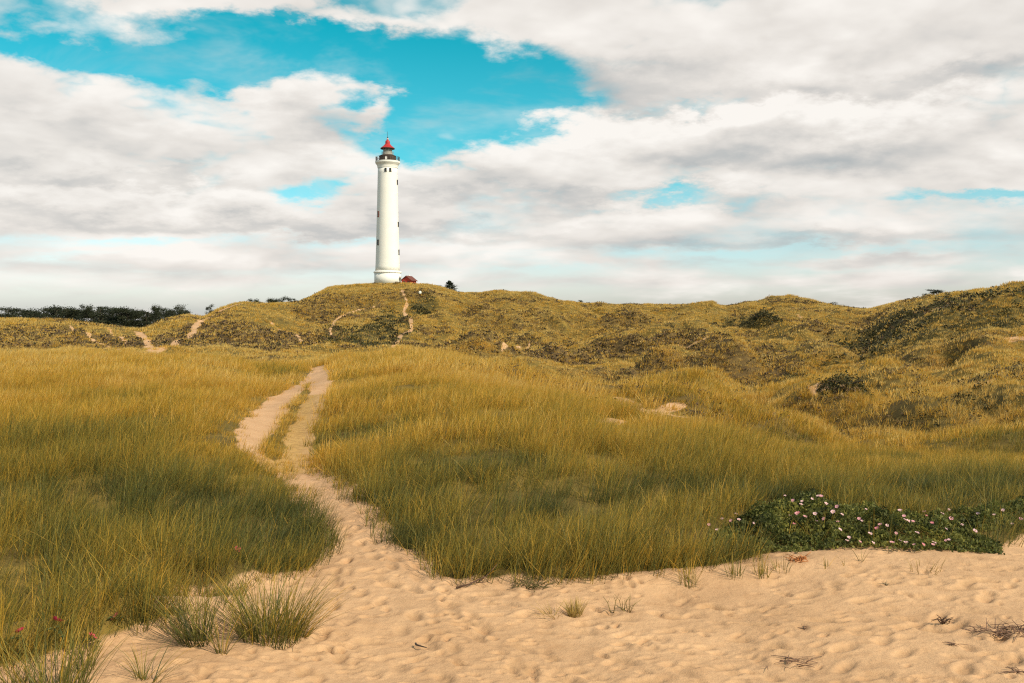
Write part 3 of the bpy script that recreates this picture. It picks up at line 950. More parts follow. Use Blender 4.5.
for sx in (-1, 1):
    xo = sx * (W2 + e); zo = ez - e * sl_
    vs = [(0, -D2 - .3, az_), (xo, -D2 - .3, zo), (xo, D2 + .3, zo), (0, D2 + .3, az_)]
    vs += [(x, y, z + .12) for x, y, z in vs]
    r_.add(vs, [(0, 1, 2, 3), (7, 6, 5, 4), (0, 4, 5, 1), (1, 5, 6, 2), (2, 6, 7, 3)])
r_.build('roof', M_HUTR, hut)
b_ = MB()
for sx in (-1, 1):
    b_.tube([(0, -D2 - .33, az_ + .02), (sx * (W2 + e), -D2 - .33, ez - e * sl_ + .02)], .07, 4)
b_.build('bargeboard', M_TRIM, hut)
d = MB(); d.box((-.62, -D2 - .02, ez * .5), (.62, .06, ez * .78)); dd = d.build('door', M_TRIM, hut)
d = MB(); d.box((.55, -D2 - .02, ez * .62), (.5, .06, .5)); wf = d.build('window', M_TRIM, hut)
d = MB(); d.box((.55, -D2 - .06, ez * .62), (.36, .03, .36)); d.build('pane', M_PANE, wf)
d = MB(); d.box((-.2, .5, az_ + .1), (.34, .34, .5)); d.build('chimney', M_WHITE, hut)

# ------------------------------------------------------------------ person by the lighthouse
M_SKIN = simple('skin', (.50, .30, .21), .6, .05)
M_COAT = simple('dark_coat', (.022, .021, .024), .8, .2)
M_TROU = simple('dark_trousers', (.035, .035, .045), .8, .2)
M_HAIR = simple('brown_hair', (.05, .03, .018), .7, .2)
py_ = 253.6; pxx = (399.9 - 512) * py_ / F; pz = ground_at(pxx, py_)
me = bpy.data.meshes.new('person')
J = [((0, 0, .92), .135), ((0, .0, 1.12), .135), ((0, .0, 1.36), .165), ((0, .0, 1.48), .065), ((0, -.01, 1.56), .062), ((0, -.02, 1.64), .105), ((0, -.02, 1.72), .085),
     ((-.10, 0, .88), .105), ((-.11, -.02, .50), .072), ((-.11, .02, .09), .048), ((-.11, -.12, .04), .042),
     ((.10, 0, .88), .105), ((.12, .0, .50), .072), ((.13, .05, .09), .048), ((.14, -.09, .04), .042),
     ((-.20, 0, 1.40), .072), ((-.26, .02, 1.13), .052), ((-.25, -.06, .90), .038), ((-.25, -.09, .80), .036),
     ((.20, 0, 1.40), .072), ((.26, .02, 1.13), .052), ((.25, -.06, .90), .038), ((.25, -.09, .80), .036)]
E = [(0, 1), (1, 2), (2, 3), (3, 4), (4, 5), (5, 6), (0, 7), (7, 8), (8, 9), (9, 10), (0, 11), (11, 12), (12, 13), (13, 14), (2, 15), (15, 16), (16, 17), (17, 18), (2, 19), (19, 20), (20, 21), (21, 22)]
me.from_pydata([j[0] for j in J], E, [])
po = bpy.data.objects.new('person_tmp', me); COL.objects.link(po)
sk = po.modifiers.new('s', 'SKIN'); sk.use_smooth_shade = True
for v, j in zip(me.skin_vertices[0].data, J): v.radius = (j[1], j[1])
me.skin_vertices[0].data[0].use_root = True
po.modifiers.new('d', 'SUBSURF').levels = 1
dg = bpy.context.evaluated_depsgraph_get()
pm = bpy.data.meshes.new_from_object(po.evaluated_get(dg))
bpy.data.objects.remove(po)
pm.name = 'person'
for mm in (M_SKIN, M_COAT, M_TROU): pm.materials.append(mm)
for p in pm.polygons:
    c = p.center
    hand = c.z < .87 and abs(c.x) > .2
    p.material_index = 0 if (c.z > 1.50 or hand) else (1 if c.z > .80 else 2)
person = bpy.data.objects.new('person', pm); COL.objects.link(person)
person.location = (pxx, py_, pz - .02)
tag(person, 'person in dark clothes standing in the grass between lighthouse and red hut', 'person')
hb = MB(); hb.lathe([(.02, 1.77)] + [(.112 * math.sin(a), 1.665 + .112 * math.cos(a)) for a in np.linspace(.25, 1.75, 8)], 16); hb.build('hair', M_HAIR, person, True)

# ------------------------------------------------------------------ small markers
M_STONE = simple('pale_stone', (.80, .76, .62), .8, .08, 8, .2, .5, 20)
g_ = p2g([420], [295.0])[0]
s_ = MB()
nv = []
for j, (r0, zz) in enumerate(((.27, -.1), (.36, .16), (.33, .42), (.20, .58))):
    nv.append((r0, zz))
s_.lathe(nv, 9, cap1=True)
so = s_.build('white_stone', M_STONE, None, False, loc=(g_[0], g_[1], g_[2] + .25))
tag(so, 'small white stone shining in the grass slope below the red hut', 'stone')
M_POST = simple('weathered_post_wood', (.060, .040, .028), .9, .3, 12)
g_ = p2g([179.4], [358.5], 30, 90)[0]
gy = 104.0; gx = (179.4 - 512) * gy / F; gzp = ground_at(gx, gy)
ph = zy(349.8, gy) - gzp
s_ = MB(); s_.tube([(0, 0, -.3), (0.01, 0, ph * .5), (.02, 0, ph - .03), (.02, 0, ph)], [.075, .07, .068, .05], 8)
so = s_.build('wooden_post', M_POST, None, False, loc=(gx, gy, gzp))
tag(so, 'lone dark wooden post standing at the foot of the brown heather slope', 'post')

# ------------------------------------------------------------------ distant trees
def crown_mesh(name, h, w, n, seed, kind):
    r0 = np.random.default_rng(seed)
    L = Leaves()
    pts = []; sz = []; gg = []
    nb = 26 if kind != 'bush' else 18
    for k in range(nb):
        if kind == 'pine':
            t = .18 + .82 * (k + .5) / nb
            rad = w * .5 * (1 - t) ** .75 * 1.25 * r0.uniform(.6, 1.15) + .10
            a = k * 2.4 + r0.uniform(-.4, .4)
            c = np.array([math.cos(a) * rad * .62, math.sin(a) * rad * .62, h * t])
            e = np.array([rad * .52, rad * .52, h * .055])
        else:
            a = r0.uniform(0, 6.28); q = math.sqrt(r0.uniform(0, 1)); t = r0.uniform(.15, .92)
            shape = math.sqrt(max(.05, 1 - ((t - .4) / .62) ** 2))
            c = np.array([math.cos(a) * q * w * .45 * shape, math.sin(a) * q * w * .45 * shape, h * t])
            e = np.array([w * .15, w * .15, h * .085]) * r0.uniform(.7, 1.4)
        m_ = n // nb
        p = r0.normal(0, .55, (m_, 3)) * e + c
        pts.append(p); gg.append(np.clip(r0.uniform(.3, .6) + r0.normal(0, .14, m_) , 0, 1))
    if kind == 'pine':      # leader and stray shoots
        p = np.stack([r0.normal(0, .05 * w, 40), r0.normal(0, .05 * w, 40), h * r0.uniform(.85, 1.04, 40)], -1); pts.append(p); gg.append(np.full(40, .4))
    pts = np.concatenate(pts); pts[:, 2] = np.maximum(pts[:, 2], .05)
    global rng
    keep = rng; rng = r0
    L.add(pts, r0.uniform(.06, .15, len(pts)) * (1.15 if kind == 'pine' else 1.0), .35, np.concatenate(gg), .45)
    rng = keep
    return L.mesh(name)


def trunk_mesh(h, w, seed, kind):
    r0 = random.Random(seed)
    m = MB()
    n = 6
    pts = [(r0.uniform(-.06, .06) * k / n * w, r0.uniform(-.06, .06) * k / n * w, -.3 + (h * .92 + .3) * k / n) for k in range(n + 1)]
    m.tube(pts, [.045 * h * (1 - .85 * k / n) for k in range(n + 1)], 6)
    for k in range(9):
        t = .2 + .7 * k / 9
        a = k * 2.4; L_ = w * .42 * (1 - t * .7)
        p0 = Vector((0, 0, h * t)); p1 = p0 + Vector((math.cos(a) * L_, math.sin(a) * L_, h * .09))
        m.tube([p0, (p0 + p1) / 2 + Vector((0, 0, -.02 * h)), p1], [.016 * h, .011 * h, .005 * h], 4)
    return m.mesh('trunk')


PROTO = {}
def tree(name, label, cat, px, row_top, Y, width_px, kind, seed, group=None, sink=0.0):
    X = (px - 512) * Y / F
    z = ground_at(X, Y) - .1 - sink
    h = zy(row_top, Y) - z
    w = width_px * Y / F
    key = (kind, seed % 4)
    if key not in PROTO:
        PROTO[key] = (crown_mesh('crown', 4.0, 3.2 if kind != 'bush' else 5.0, 2400 if kind == 'pine' else 4200, 300 + seed % 4 + (50 if kind == 'bush' else 0), kind), trunk_mesh(4.0, 3.0, seed % 4, kind))
        PROTO[key][0].materials.append(M_PINE); PROTO[key][1].materials.append(M_BARK)
    t = thing(name, label, cat, (X, Y, z), group, rotz=seed * 1.7)
    sxy = w / (3.2 if kind != 'bush' else 5.0)
    for nm, mesh in zip(('crown', 'trunk'), PROTO[key]):
        o = bpy.data.objects.new(nm, mesh); COL.objects.link(o); o.parent = t
    t.scale = (sxy, sxy, h / 4.0)
    return t


GT = 'pines in the dark wood behind the left dunes'
LT = 'dark green pine in the long low wood behind the dunes on the left'
row = [(8, 309.5, 22), (22, 307.8, 24), (34, 311, 20), (44, 307.2, 24), (56, 306.5, 26), (66, 308.5, 22), (76, 309, 20), (100, 305.2, 26), (109, 307.5, 24), (118, 309.5, 22), (127, 309.5, 20),
       (136, 310, 20), (146, 308.2, 20), (164, 308.6, 18), (172, 309.2, 16), (181, 307.0, 15), (188, 310.5, 14), (30, 309, 26), (62, 309, 28), (94, 308, 28), (122, 311, 26), (150, 311, 24), (176, 312, 20), (-12, 310, 24), (-30, 309, 26)]
for k, (px, rt_, wp) in enumerate(row):
    tree('pine_tree', LT, 'pine tree', px, rt_ - 3.4 + (k * 7 % 5) * 1.25, 262 + (k * 37 % 23), wp * 1.5, 'bush', k, GT)
tree('pine_tree', 'tallest pine of the wood on the left, its top rising above the bushy row', 'pine tree', 86.5, 302.8, 262, 17, 'bush', 1, GT)
tree('pine_tree', 'slim pine at the right part of the wood, just before the low yellow knoll', 'pine tree', 155.5, 303.6, 260, 13, 'bush', 2, GT)
row = [(254, 297.6, 15, 'bush'), (272, 297.2, 16, 'bush'), (281, 296.0, 17, 'bush'), (291, 297.5, 14, 'bush')]
labs = ['dark shrub peeping over the dune crest at the top of the long sandy path', 'dark low bush between two others in the gap of the dune left of the lighthouse',
        'tallest dark bush in the gap of the dune left of the lighthouse', 'dark bush closest to the lighthouse hill in the gap of the left dunes']
for k, ((px, rt_, wp, kd), lb) in enumerate(zip(row, labs)):
    tree('pine_shrub', lb, 'shrub', px, rt_, 232, wp, kd, k + 1, 'dark shrubs on the dune crest left of the lighthouse', .3)
tree('pine_shrub', 'small upright dark shrub beside the sandy path on the left dune ridge', 'shrub', 210, 303.6, 206, 8, 'bush', 3)
tree('dune_pine', 'small pointed dark pine on the crest just right of the red hut', 'pine tree', 449.5, 281.2, 268, 19, 'pine', 0, None, .4)
tree('dune_pine', 'low dark bush left of the pointed pine on the lighthouse dune', 'shrub', 438, 284.5, 266, 9, 'bush', 2, None, .4)
tree('crest_bush', 'spreading dark bush standing out against the sky on the right dune ridge', 'shrub', 933, 288.6, 198, 19, 'bush', 1)
tree('crest_bush', 'flat dark bush low on the skyline between two right dunes', 'shrub', 831, 301.8, 272, 16, 'bush', 3)
tree('crest_bush', 'tiny dark shrub on the skyline of the low middle dunes', 'shrub', 580, 299.8, 276, 6, 'bush', 0)


# dark shrubs lying on the near slopes
def shrub(label, px, row, rx, rh, nleaf, seed, size, mat=M_SCRUB):
    g = p2g([px], [row])[0]
    r0 = np.random.default_rng(seed)
    t = thing('dwarf_shrub', label, 'shrub', (g[0], g[1], g[2] - .05))
    global rng
    keep = rng; rng = r0
    L = Leaves()
    n = nleaf
    a = r0.uniform(0, 6.283, n); q = np.sqrt(r0.uniform(0, 1, n)); x = np.cos(a) * q * rx; y = np.sin(a) * q * rx * .8
    lump = .6 + .8 * fbm(x / (rx * .45) + seed, y / (rx * .45), 3, seed)
    top = rh * np.sqrt(np.clip(1 - q ** 2, 0.02, 1)) * np.clip(lump, .2, 1.5)
    zloc = np.array([float(v) for v in H(g[0] + x, g[1] + y)]) - g[2]
    z = zloc + top * r0.uniform(.25, 1, n)
    L.add(np.stack([x, y, z], -1), size * r0.uniform(.7, 1.3, n), .4, np.clip(r0.normal(.38, .2, n), 0, 1))
    rng = keep
    link('foliage', L.mesh('foliage'), mat, t)
    m = MB()
    for k in range(7):
        aa = k * .9; m.tube([(0, 0, -.1), (math.cos(aa) * rx * .3, math.sin(aa) * rx * .3, rh * .3), (math.cos(aa) * rx * .6, math.sin(aa) * rx * .5, rh * .45)], [.05, .035, .015], 5)
    m.build('stem', M_BARK, t)


shrub('dark round shrub in a hollow of the grass slope on the right', 846, 386, 1.5, .75, 2600, 5, .055)
shrub('dark green shrub mass crowning the small dune in the middle distance', 760, 318, 4.6, 2.1, 2600, 6, .17)
shrub('dark shrub patch on the slope right under the white stone', 424, 314, 2.9, 1.2, 1300, 8, .17)

# ------------------------------------------------------------------ rose thicket
M_PETAL = [simple('pink_petals', (.58, .27, .31), .6, .06, 30), simple('pale_petals', (.64, .40, .41), .6, .05, 30), simple('rose_pink_petals', (.55, .17, .22), .6, .08, 30)]
M_RED = simple('deep_pink_petals', (.66, .055, .12), .6, .1, 30)
M_STAMEN = simple('yellow_stamens', (.70, .45, .06), .7, .1, 40)
M_STEM = simple('green_stem', (.08, .10, .03), .7, .2, 20)
M_HIP = simple('orange_leaf', (.42, .16, .05), .7, .2, 20)


def flower_mesh(seed, pet, rad=.034):
    r0 = random.Random(seed); m = MB()
    for k in range(5):
        a = 2 * math.pi * k / 5 + r0.uniform(-.12, .12); up = r0.uniform(.25, .6)
        c, s = math.cos(a), math.sin(a)
        def P(r, w, z): return (c * r * rad - s * w * rad, s * r * rad + c * w * rad, z * rad)
        m.add([P(.08, 0, 0), P(.5, -.42, up * .45), P(.55, 0, up * .30), P(.5, .42, up * .45), P(.95, -.46, up * .9), P(1.05, 0, up * .8), P(.95, .46, up * .9)],
              [(0, 1, 2), (0, 2, 3), (1, 4, 5, 2), (2, 5, 6, 3)])
    m.lathe([(.20 * rad, .10 * rad), (.22 * rad, .20 * rad), (.10 * rad, .28 * rad)], 8, mi=1, cap0=True, cap1=True)
    me = m.mesh('flower', True)
    me.materials.append(pet); me.materials.append(M_STAMEN)
    return me


FLOWERS = [flower_mesh(k, M_PETAL[k % 3 if k != 5 else 1]) for k in range(6)]


def thicket(poly, label, nl, flow_px, dense_px=None, seed=3):
    P_ = np.array(poly)
    cx, cy = P_.mean(0)
    base = ground_at(cx, cy)
    t = thing('rose_bush', label, 'rose bush', (cx, cy, base))
    n = nl
    x = rng.uniform(P_[:, 0].min() - .1, P_[:, 0].max() + .1, n); y = rng.uniform(P_[:, 1].min() - .1, P_[:, 1].max() + .1, n)
    sd = poly_sd(poly, x, y) + .10 * fbm(x * 2.2, y * 2.2, 3, 141)
    k = sd < rng.normal(0, .03, n); x, y, sd = x[k], y[k], sd[k]
    def top(x, y, sd):
        return (.03 + .11 * sstep(0, .5, -sd)) * np.clip(1 + 1.0 * fbm(x * 2.3, y * 2.3, 3, 151), .15, 2) + .075 * np.clip(fbm(x * 6, y * 6, 2, 155), -1, 1) * sstep(0, .2, -sd)
    zt = np.maximum(top(x, y, sd), .015)
    z = H(x, y) + zt * (1 - .65 * rng.uniform(0, 1, len(x)) ** 1.6)
    gv = np.clip(.36 + .34 * fbm(x * 3, y * 3, 2, 161) + rng.normal(0, .16, len(x)), 0, 1)
    L = Leaves(); L.add(np.stack([x - cx, y - cy, z - base], -1), rng.uniform(.010, .021, len(x)), .9, gv, .62)
    link('foliage', L.mesh('foliage'), M_ROSE, t)
    for j, (px, py, v) in enumerate(flow_px):
        # the flower sits on the leaf canopy where that ray meets it
        Ys = np.linspace(7.0, 16, 900); X = (px - 512) / F * Ys
        s_ = poly_sd(poly, X, Ys)
        canopy = H(X, Ys) + np.where(s_ < .15, np.maximum(top(X, Ys, s_), .03), .0) + .012
        hit = np.nonzero(zy(py, Ys) <= canopy)[0]
        if not len(hit): continue
        i = hit[0]
        if s_[i] > .35: continue
        o = bpy.data.objects.new('flower', FLOWERS[v % 6]); COL.objects.link(o); o.parent = t
        o.location = (X[i] - cx, Ys[i] - cy, canopy[i] - base)
        o.rotation_euler = (rng.uniform(.2, .8), rng.uniform(-.4, .4), rng.uniform(-.8, .8))
        sc_ = rng.uniform(.32, .58); o.scale = (sc_,) * 3
    return t


fl = [(709, 525, 0), (717, 530, 1), (722, 519, 4), (731, 521, 0), (736, 514, 1), (739, 520, 4), (754, 524, 1), (785, 496, 1), (793, 501, 0), (802, 502, 1), (796, 514, 0), (798, 513, 2), (790, 516, 1),
      (794, 524, 2), (801, 505, 4), (812, 500, 1), (818, 496, 4), (805, 518, 0), (815, 514, 1), (821, 497, 0), (826, 504, 1), (837, 507, 0), (842, 515, 4), (833, 512, 1), (866, 511, 1), (859, 520, 0), (862, 521, 1),
      (880, 525, 0), (877, 529, 2), (887, 526, 1), (904, 518, 0), (905, 520, 4), (908, 521, 1), (913, 522, 0), (926, 516, 2), (924, 512, 0), (932, 524, 2), (949, 510, 1), (951, 519, 0), (946, 529, 1), (942, 514, 1),
      (892, 543, 0), (900, 541, 4), (906, 543, 1), (914, 545, 0), (923, 545, 2), (933, 545, 0), (934, 543, 1), (946, 541, 0), (949, 540, 4), (873, 543, 1), (860, 542, 0), (849, 538, 1), (840, 530, 4), (847, 541, 1), (838, 522, 0),
      (816, 522, 1), (824, 520, 0), (870, 534, 1), (896, 534, 0), (917, 533, 1), (962, 525, 1), (975, 531, 4), (900, 512, 1), (930, 507, 1)]
fl2 = [(994, 516, 1), (1021, 520, 0), (1012, 524, 4), (978, 514, 1), (1003, 511, 1)]
thicket(ROSE_A, 'low spreading dark green rose thicket dotted with many pink flowers along the sand edge', 60000, fl)
thicket(ROSE_B, 'smaller rose thicket with few flowers behind the tip of the large one', 14000, fl2)

# ------------------------------------------------------------------ single plants on the sand and between the grass
def tuft_obj(name, label, cat, px, row, h, n, spread, g0, w=.0048, lean=.3, bend=.25, windx=.0, sink=.02, mat=M_GRASS, seed=1, Y=None, extra=None):
    if Y is None: g = p2g([px], [row])[0]
    else:
        X = (px - 512) * Y / F; g = (X, Y, ground_at(X, Y))
    global rng
    keep = rng; rng = np.random.default_rng(seed)
    B = Blades()
    a = rng.uniform(0, 6.283, n); r0 = spread * np.sqrt(rng.uniform(0, 1, n))
    rx = np.cos(a) * r0; ry = np.sin(a) * r0
    rz = H(g[0] + rx, g[1] + ry) - g[2] - sink
    az = np.arctan2(np.sin(a) + rng.normal(0, .5, n), np.cos(a) + rng.normal(0, .5, n) + windx)
    B.add(np.stack([rx, ry, rz], -1), az, np.clip(rng.normal(lean, .16, n), .02, 1.1), np.clip(rng.normal(bend, .15, n), 0, .9), h * rng.uniform(.5, 1.1, n), w * rng.uniform(.7, 1.3, n), 5, np.clip(g0 + rng.normal(0, .15, n), 0, 1))
    rng = keep
    o = link(name, B.mesh(name), mat, None, (float(g[0]), float(g[1]), float(g[2])))
    tag(o, label, cat)
    return o


M_DRY = blade_material('dry_blades', [(0, (.13, .085, .03)), (.5, (.36, .235, .06)), (1, (.58, .42, .14))], .25)
M_TWIG = simple('dead_twig', (.10, .055, .035), .9, .3, 20)
M_RTWIG = simple('dead_brush', (.20, .115, .075), .9, .3, 20)
tuft_obj('grass_tuft', 'largest bushy grass tuft on the sand, beside the foot of the path', 'grass', 270, 640, .50, 420, .18, .26, .0052, .30, .28, seed=1)
tuft_obj('grass_tuft', 'loose fan shaped tuft leaning right, attached to the largest tuft', 'grass', 294, 636, .46, 110, .08, .42, .0052, .52, .3, .7, seed=2)
tuft_obj('grass_tuft', 'green tuft bending left over the sand hump, left of two bare stalks', 'grass', 196, 640, .42, 150, .10, .16, .0055, .42, .35, -.8, seed=3)
tuft_obj('grass_tuft', 'thin tuft of two upright stalks between two bushy tufts', 'grass', 222, 651, .42, 26, .03, .38, .0048, .22, .2, .2, seed=4)
tuft_obj('grass_tuft', 'small isolated tuft with few arching blades on the open sand in front', 'grass', 142, 677, .26, 26, .035, .26, .0050, .32, .3, seed=5)
tuft_obj('grass_tuft', 'thin sparse shoot arching to the right next to the small isolated tuft', 'grass', 154, 681, .30, 14, .03, .34, .0046, .5, .5, 1.2, seed=6)
tuft_obj('grass_tuft', 'tall green tuft rooted in the sand rim at the bottom left corner', 'grass', 52, 700, .46, 190, .17, .26, .0055, .30, .2, seed=7)
tuft_obj('grass_tuft', 'short green tuft at the very left end of the sand rim', 'grass', 12, 690, .30, 60, .10, .28, .005, .4, .3, seed=9)
tuft_obj('grass_tuft', 'upright tuft on the bank right of the corner tuft', 'grass', 84, 668, .34, 40, .06, .24, .005, .3, .2, seed=10)
tuft_obj('dry_tuft', 'short straw yellow dry tuft standing alone in front of the grass edge', 'grass', 574, 614, .145, 110, .05, .60, .005, .22, .15, 0, mat=M_DRY, seed=11)
tuft_obj('dry_tuft', 'flat dry straw lying left of the yellow tuft', 'grass', 552, 617, .17, 26, .04, .5, .005, .95, .1, -1.0, mat=M_DRY, seed=12)
tuft_obj('dry_tuft', 'sparse yellow seedling in front of the rose thicket', 'grass', 925, 572, .16, 30, .11, .45, .0045, .30, .2, mat=M_DRY, seed=13)
for k, (px, row_, h, lb) in enumerate([(735, 580, .24, 'thin green tuft right of the main grass edge, leaning over the sand'), (762, 577, .22, 'narrow green tuft nearest the left end of the rose thicket'), (782, 571, .17, 'small green tuft under the lower left corner of the rose thicket'),
                                       (826, 568, .15, 'pair of thin green stalks on the sand below the rose thicket'), (846, 566, .12, 'tiny thin seedling, middle one below the rose thicket'), (861, 562, .17, 'single upright green stalk close to the rose thicket'),
                                       (690, 584, .26, 'green tuft spilling from the grass edge onto the sand'), (516, 584, .20, 'broken green tuft lying where the sand bank starts')]):
    tuft_obj('grass_tuft', lb, 'grass', px, row_, h, (34, 40, 30, 8, 6, 8, 50, 22)[k], (.05, .06, .06, .03, .02, .01, .07, .04)[k], .30, .0045, .22, .15, seed=20 + k)


def twig(name, label, px, row_, segs, mat, cat='twig'):
    g = p2g([px], [row_])[0]
    m = MB()
    for pts, r0 in segs:
        P3 = [(x, y, float(H(np.array([g[0] + x]), np.array([g[1] + y]))[0]) - g[2] + z) for x, y, z in pts]
        m.tube(P3, [r0 * (1 - .6 * k / (len(P3) - 1)) for k in range(len(P3))], 5)
    tag(m.build(name, mat, None, True, (float(g[0]), float(g[1]), float(g[2]))), label, cat)


twig('twig', 'short dark curled twig lying on the trodden sand', 420, 648, [([(-.03, .04, .012), (-.025, .005, .016), (.0, -.02, .018), (.03, -.03, .014), (.045, -.035, .012)], .007)], M_IRON)
twig('driftwood_stem', 'thin dark broken stem lying across the sand at the grass edge', 470, 587, [([(-.10, -.05, .012), (.0, 0, .02), (.12, .05, .05), (.2, .12, .10)], .008), ([(.05, .02, .02), (.12, -.02, .03)], .004)], M_TWIG)


def brush(name, label, px, row_, n, rad, h, mat, seed, cat='dead plant', r=.0035, flat=.5):
    r0 = random.Random(seed); segs = []
    for k in range(n):
        a = r0.uniform(0, 6.283); q = rad * r0.uniform(.0, .7 if n > 14 else .25); x0, y0 = math.cos(a) * q, math.sin(a) * q * .55
        b = r0.uniform(0, 6.283); L_ = r0.uniform(.4, 1) * rad * .7
        dx, dy = math.cos(b) * L_, math.sin(b) * L_ * .7
        hh = h * r0.uniform(.2, 1)
        segs.append(([(x0, y0, -.005), (x0 + dx * .4, y0 + dy * .4, hh * .6), (x0 + dx, y0 + dy, hh * (1 if r0.random() > flat else .25))], r * r0.uniform(.6, 1.3)))
        if r0.random() < .6:
            c = r0.uniform(0, 6.283)
            segs.append(([(x0 + dx * .4, y0 + dy * .4, hh * .6), (x0 + dx * .4 + math.cos(c) * L_ * .4, y0 + dy * .4 + math.sin(c) * L_ * .3, hh * .9)], r * .6))
    twig(name, label, px, row_, segs, mat, cat)


brush('dry_plant', 'sparse twiggy plant with reddish stems right of the yellow tuft', 622, 612, 16, .13, .13, simple('olive_twig', (.20, .15, .05), .9, .3, 20), 31, r=.003, flat=.2)
brush('dead_brush', 'dense brown dead brush lying at the right edge of the sand', 1014, 634, 75, .26, .07, M_RTWIG, 32, r=.0035, flat=.4)
brush('dead_brush', 'small dark tangle of dead stems left of the dense dead brush', 944, 623, 13, .14, .07, M_TWIG, 33, r=.0035)
brush('dead_brush', 'flat scatter of thin dead twigs just left of the dense dead brush', 978, 632, 13, .15, .02, M_RTWIG, 34, r=.003)
brush('dead_brush', 'thin dry twigs in front of the small dark tangle', 955, 644, 8, .16, .015, M_RTWIG, 38, r=.003)
brush('dead_brush', 'flat dead twigs in the sand below the middle of the picture right half', 805, 630, 9, .15, .018, M_RTWIG, 35, r=.003)
brush('dead_brush', 'wide flat dead twigs near the bottom of the sand', 800, 664, 16, .30, .02, M_RTWIG, 36, r=.003)
brush('dead_brush', 'few dark dead stems by the lower right corner', 1016, 672, 13, .2, .02, M_RTWIG, 37, r=.003)
brush('dead_brush', 'faint dry fan of twigs on the sand right of the middle', 886, 585, 12, .10, .03, simple('grey_twig', (.26, .19, .11), .9, .3, 20), 39, r=.003)
brush('creeper', 'low brown and green creeper sprig at the crest of the sand bank', 534, 588, 40, .26, .07, simple('creeper_stem', (.13, .10, .035), .9, .3, 20), 40, 'creeper', .0035, .3)
brush('creeper', 'red brown leafy sprig on the sand under the thicket left end', 800, 561, 26, .12, .05, M_HIP, 41, 'creeper', .005, .3)


def wild_rose(label, px, row_, Y, pet, size, seed):
    X = (px - 512) * Y / F; z = ground_at(X, Y); hz_ = zy(row_, Y) - z
    t = thing('wild_rose', label, 'flower', (X, Y, z), 'deep pink roses among the grass on the left')
    m = MB(); m.tube([(.03, .04, -.02), (.02, .02, hz_ * .5), (0, 0, hz_ - .004)], [.004, .0035, .0025], 5); m.build('stem', M_STEM, t)
    f = link('flower', flower_mesh(seed, pet, size), None, t, (0, 0, hz_)); f.rotation_euler = (.75, .1 * (seed % 3 - 1), seed)
    L = MB()
    for k in range(5):
        a = k * 1.3; zc = hz_ * (.45 + .1 * k)
        c, s = math.cos(a), math.sin(a)
        L.add([(0, 0, zc), (c * .03 - s * .014, s * .03 + c * .014, zc + .012), (c * .06, s * .06, zc + .004), (c * .03 + s * .014, s * .03 - c * .014, zc + .012)], [(0, 1, 2, 3)])
    L.build('leaf', M_STEM, t)


wild_rose('deep pink rose highest up, in the grass left of the path', 237, 549.5, 8.3, M_RED, .030, 1)
wild_rose('bright pink rose closest to the sand rim', 92, 637, 5.86, M_RED, .032, 2)
wild_rose('wide open deep pink rose in the grass, left of the one by the sand rim', 57, 621, 5.80, M_RED, .032, 3)
wild_rose('dull pink rose leftmost in the grass corner', 20, 631, 5.70, M_RED, .026, 4)
wild_rose('faded salmon rose above the shaded bank', 116, 617, 6.12, simple('salmon_petals', (.58, .16, .12), .6, .1, 30), .030, 5)

# ------------------------------------------------------------------ light
SUN_AZ = R(132)      # direction the sun stands in, clockwise from +Y (camera looks along +Y)
SUN_EL = R(39)
sd_ = bpy.data.lights.new('sun', 'SUN'); so = bpy.data.objects.new('sun', sd_); COL.objects.link(so)
sd_.energy = 4.4; sd_.angle = R(.8); sd_.color = (1.0, .87, .69)
vec = Vector((math.sin(SUN_AZ) * math.cos(SUN_EL), math.cos(SUN_AZ) * math.cos(SUN_EL), math.sin(SUN_EL)))
so.rotation_euler = (-vec).to_track_quat('-Z', 'Y').to_euler()
so.location = vec * 100

# ------------------------------------------------------------------ sky with clouds
W = bpy.data.worlds.new('World'); SC.world = W; W.use_nodes = True
nt = W.node_tree; nt.nodes.clear()
out = N(nt, 'ShaderNodeOutputWorld')
sky = N(nt, 'ShaderNodeTexSky'); sky.sky_type = 'NISHITA'; sky.sun_disc = False
sky.sun_elevation = SUN_EL; sky.sun_rotation = SUN_AZ; sky.air_density = 1.0; sky.dust_density = 1.5; sky.ozone_density = 2.0
tc = N(nt, 'ShaderNodeTexCoord'); sx = N(nt, 'ShaderNodeSeparateXYZ'); nt.links.new(tc.outputs['Generated'], sx.inputs[0])
dx, dy, dz_ = sx.outputs[0], sx.outputs[1], sx.outputs[2]
M2 = lambda op, a, b=None, c=None, cl=False: mth(nt, op, a, b, c, cl)
zc_ = M2('MAXIMUM', dz_, -.02)
den = M2('ADD', zc_, .13)
u_ = M2('DIVIDE', dx, den); v_w = M2('DIVIDE', dy, den)
az_n = M2('ARCTAN2', dx, dy); el_n = M2('ARCSINE', dz_)

def vec3(x, y, z=0.0):
    c = N(nt, 'ShaderNodeCombineXYZ')
    for i, q in enumerate((x, y, z)):
        if isinstance(q, (int, float)): c.inputs[i].default_value = q
        else: nt.links.new(q, c.inputs[i])
    return c.outputs[0]

def smooth(a, b, x):
    n = N(nt, 'ShaderNodeMapRange'); n.interpolation_type = 'SMOOTHSTEP'
    n.inputs[1].default_value = a; n.inputs[2].default_value = b
    nt.links.new(x, n.inputs[0]); return n.outputs[0]

def px2ae(px, py):
    a = math.atan((px - 512) / F); return a, math.atan((HOR - py) / F * math.cos(a))

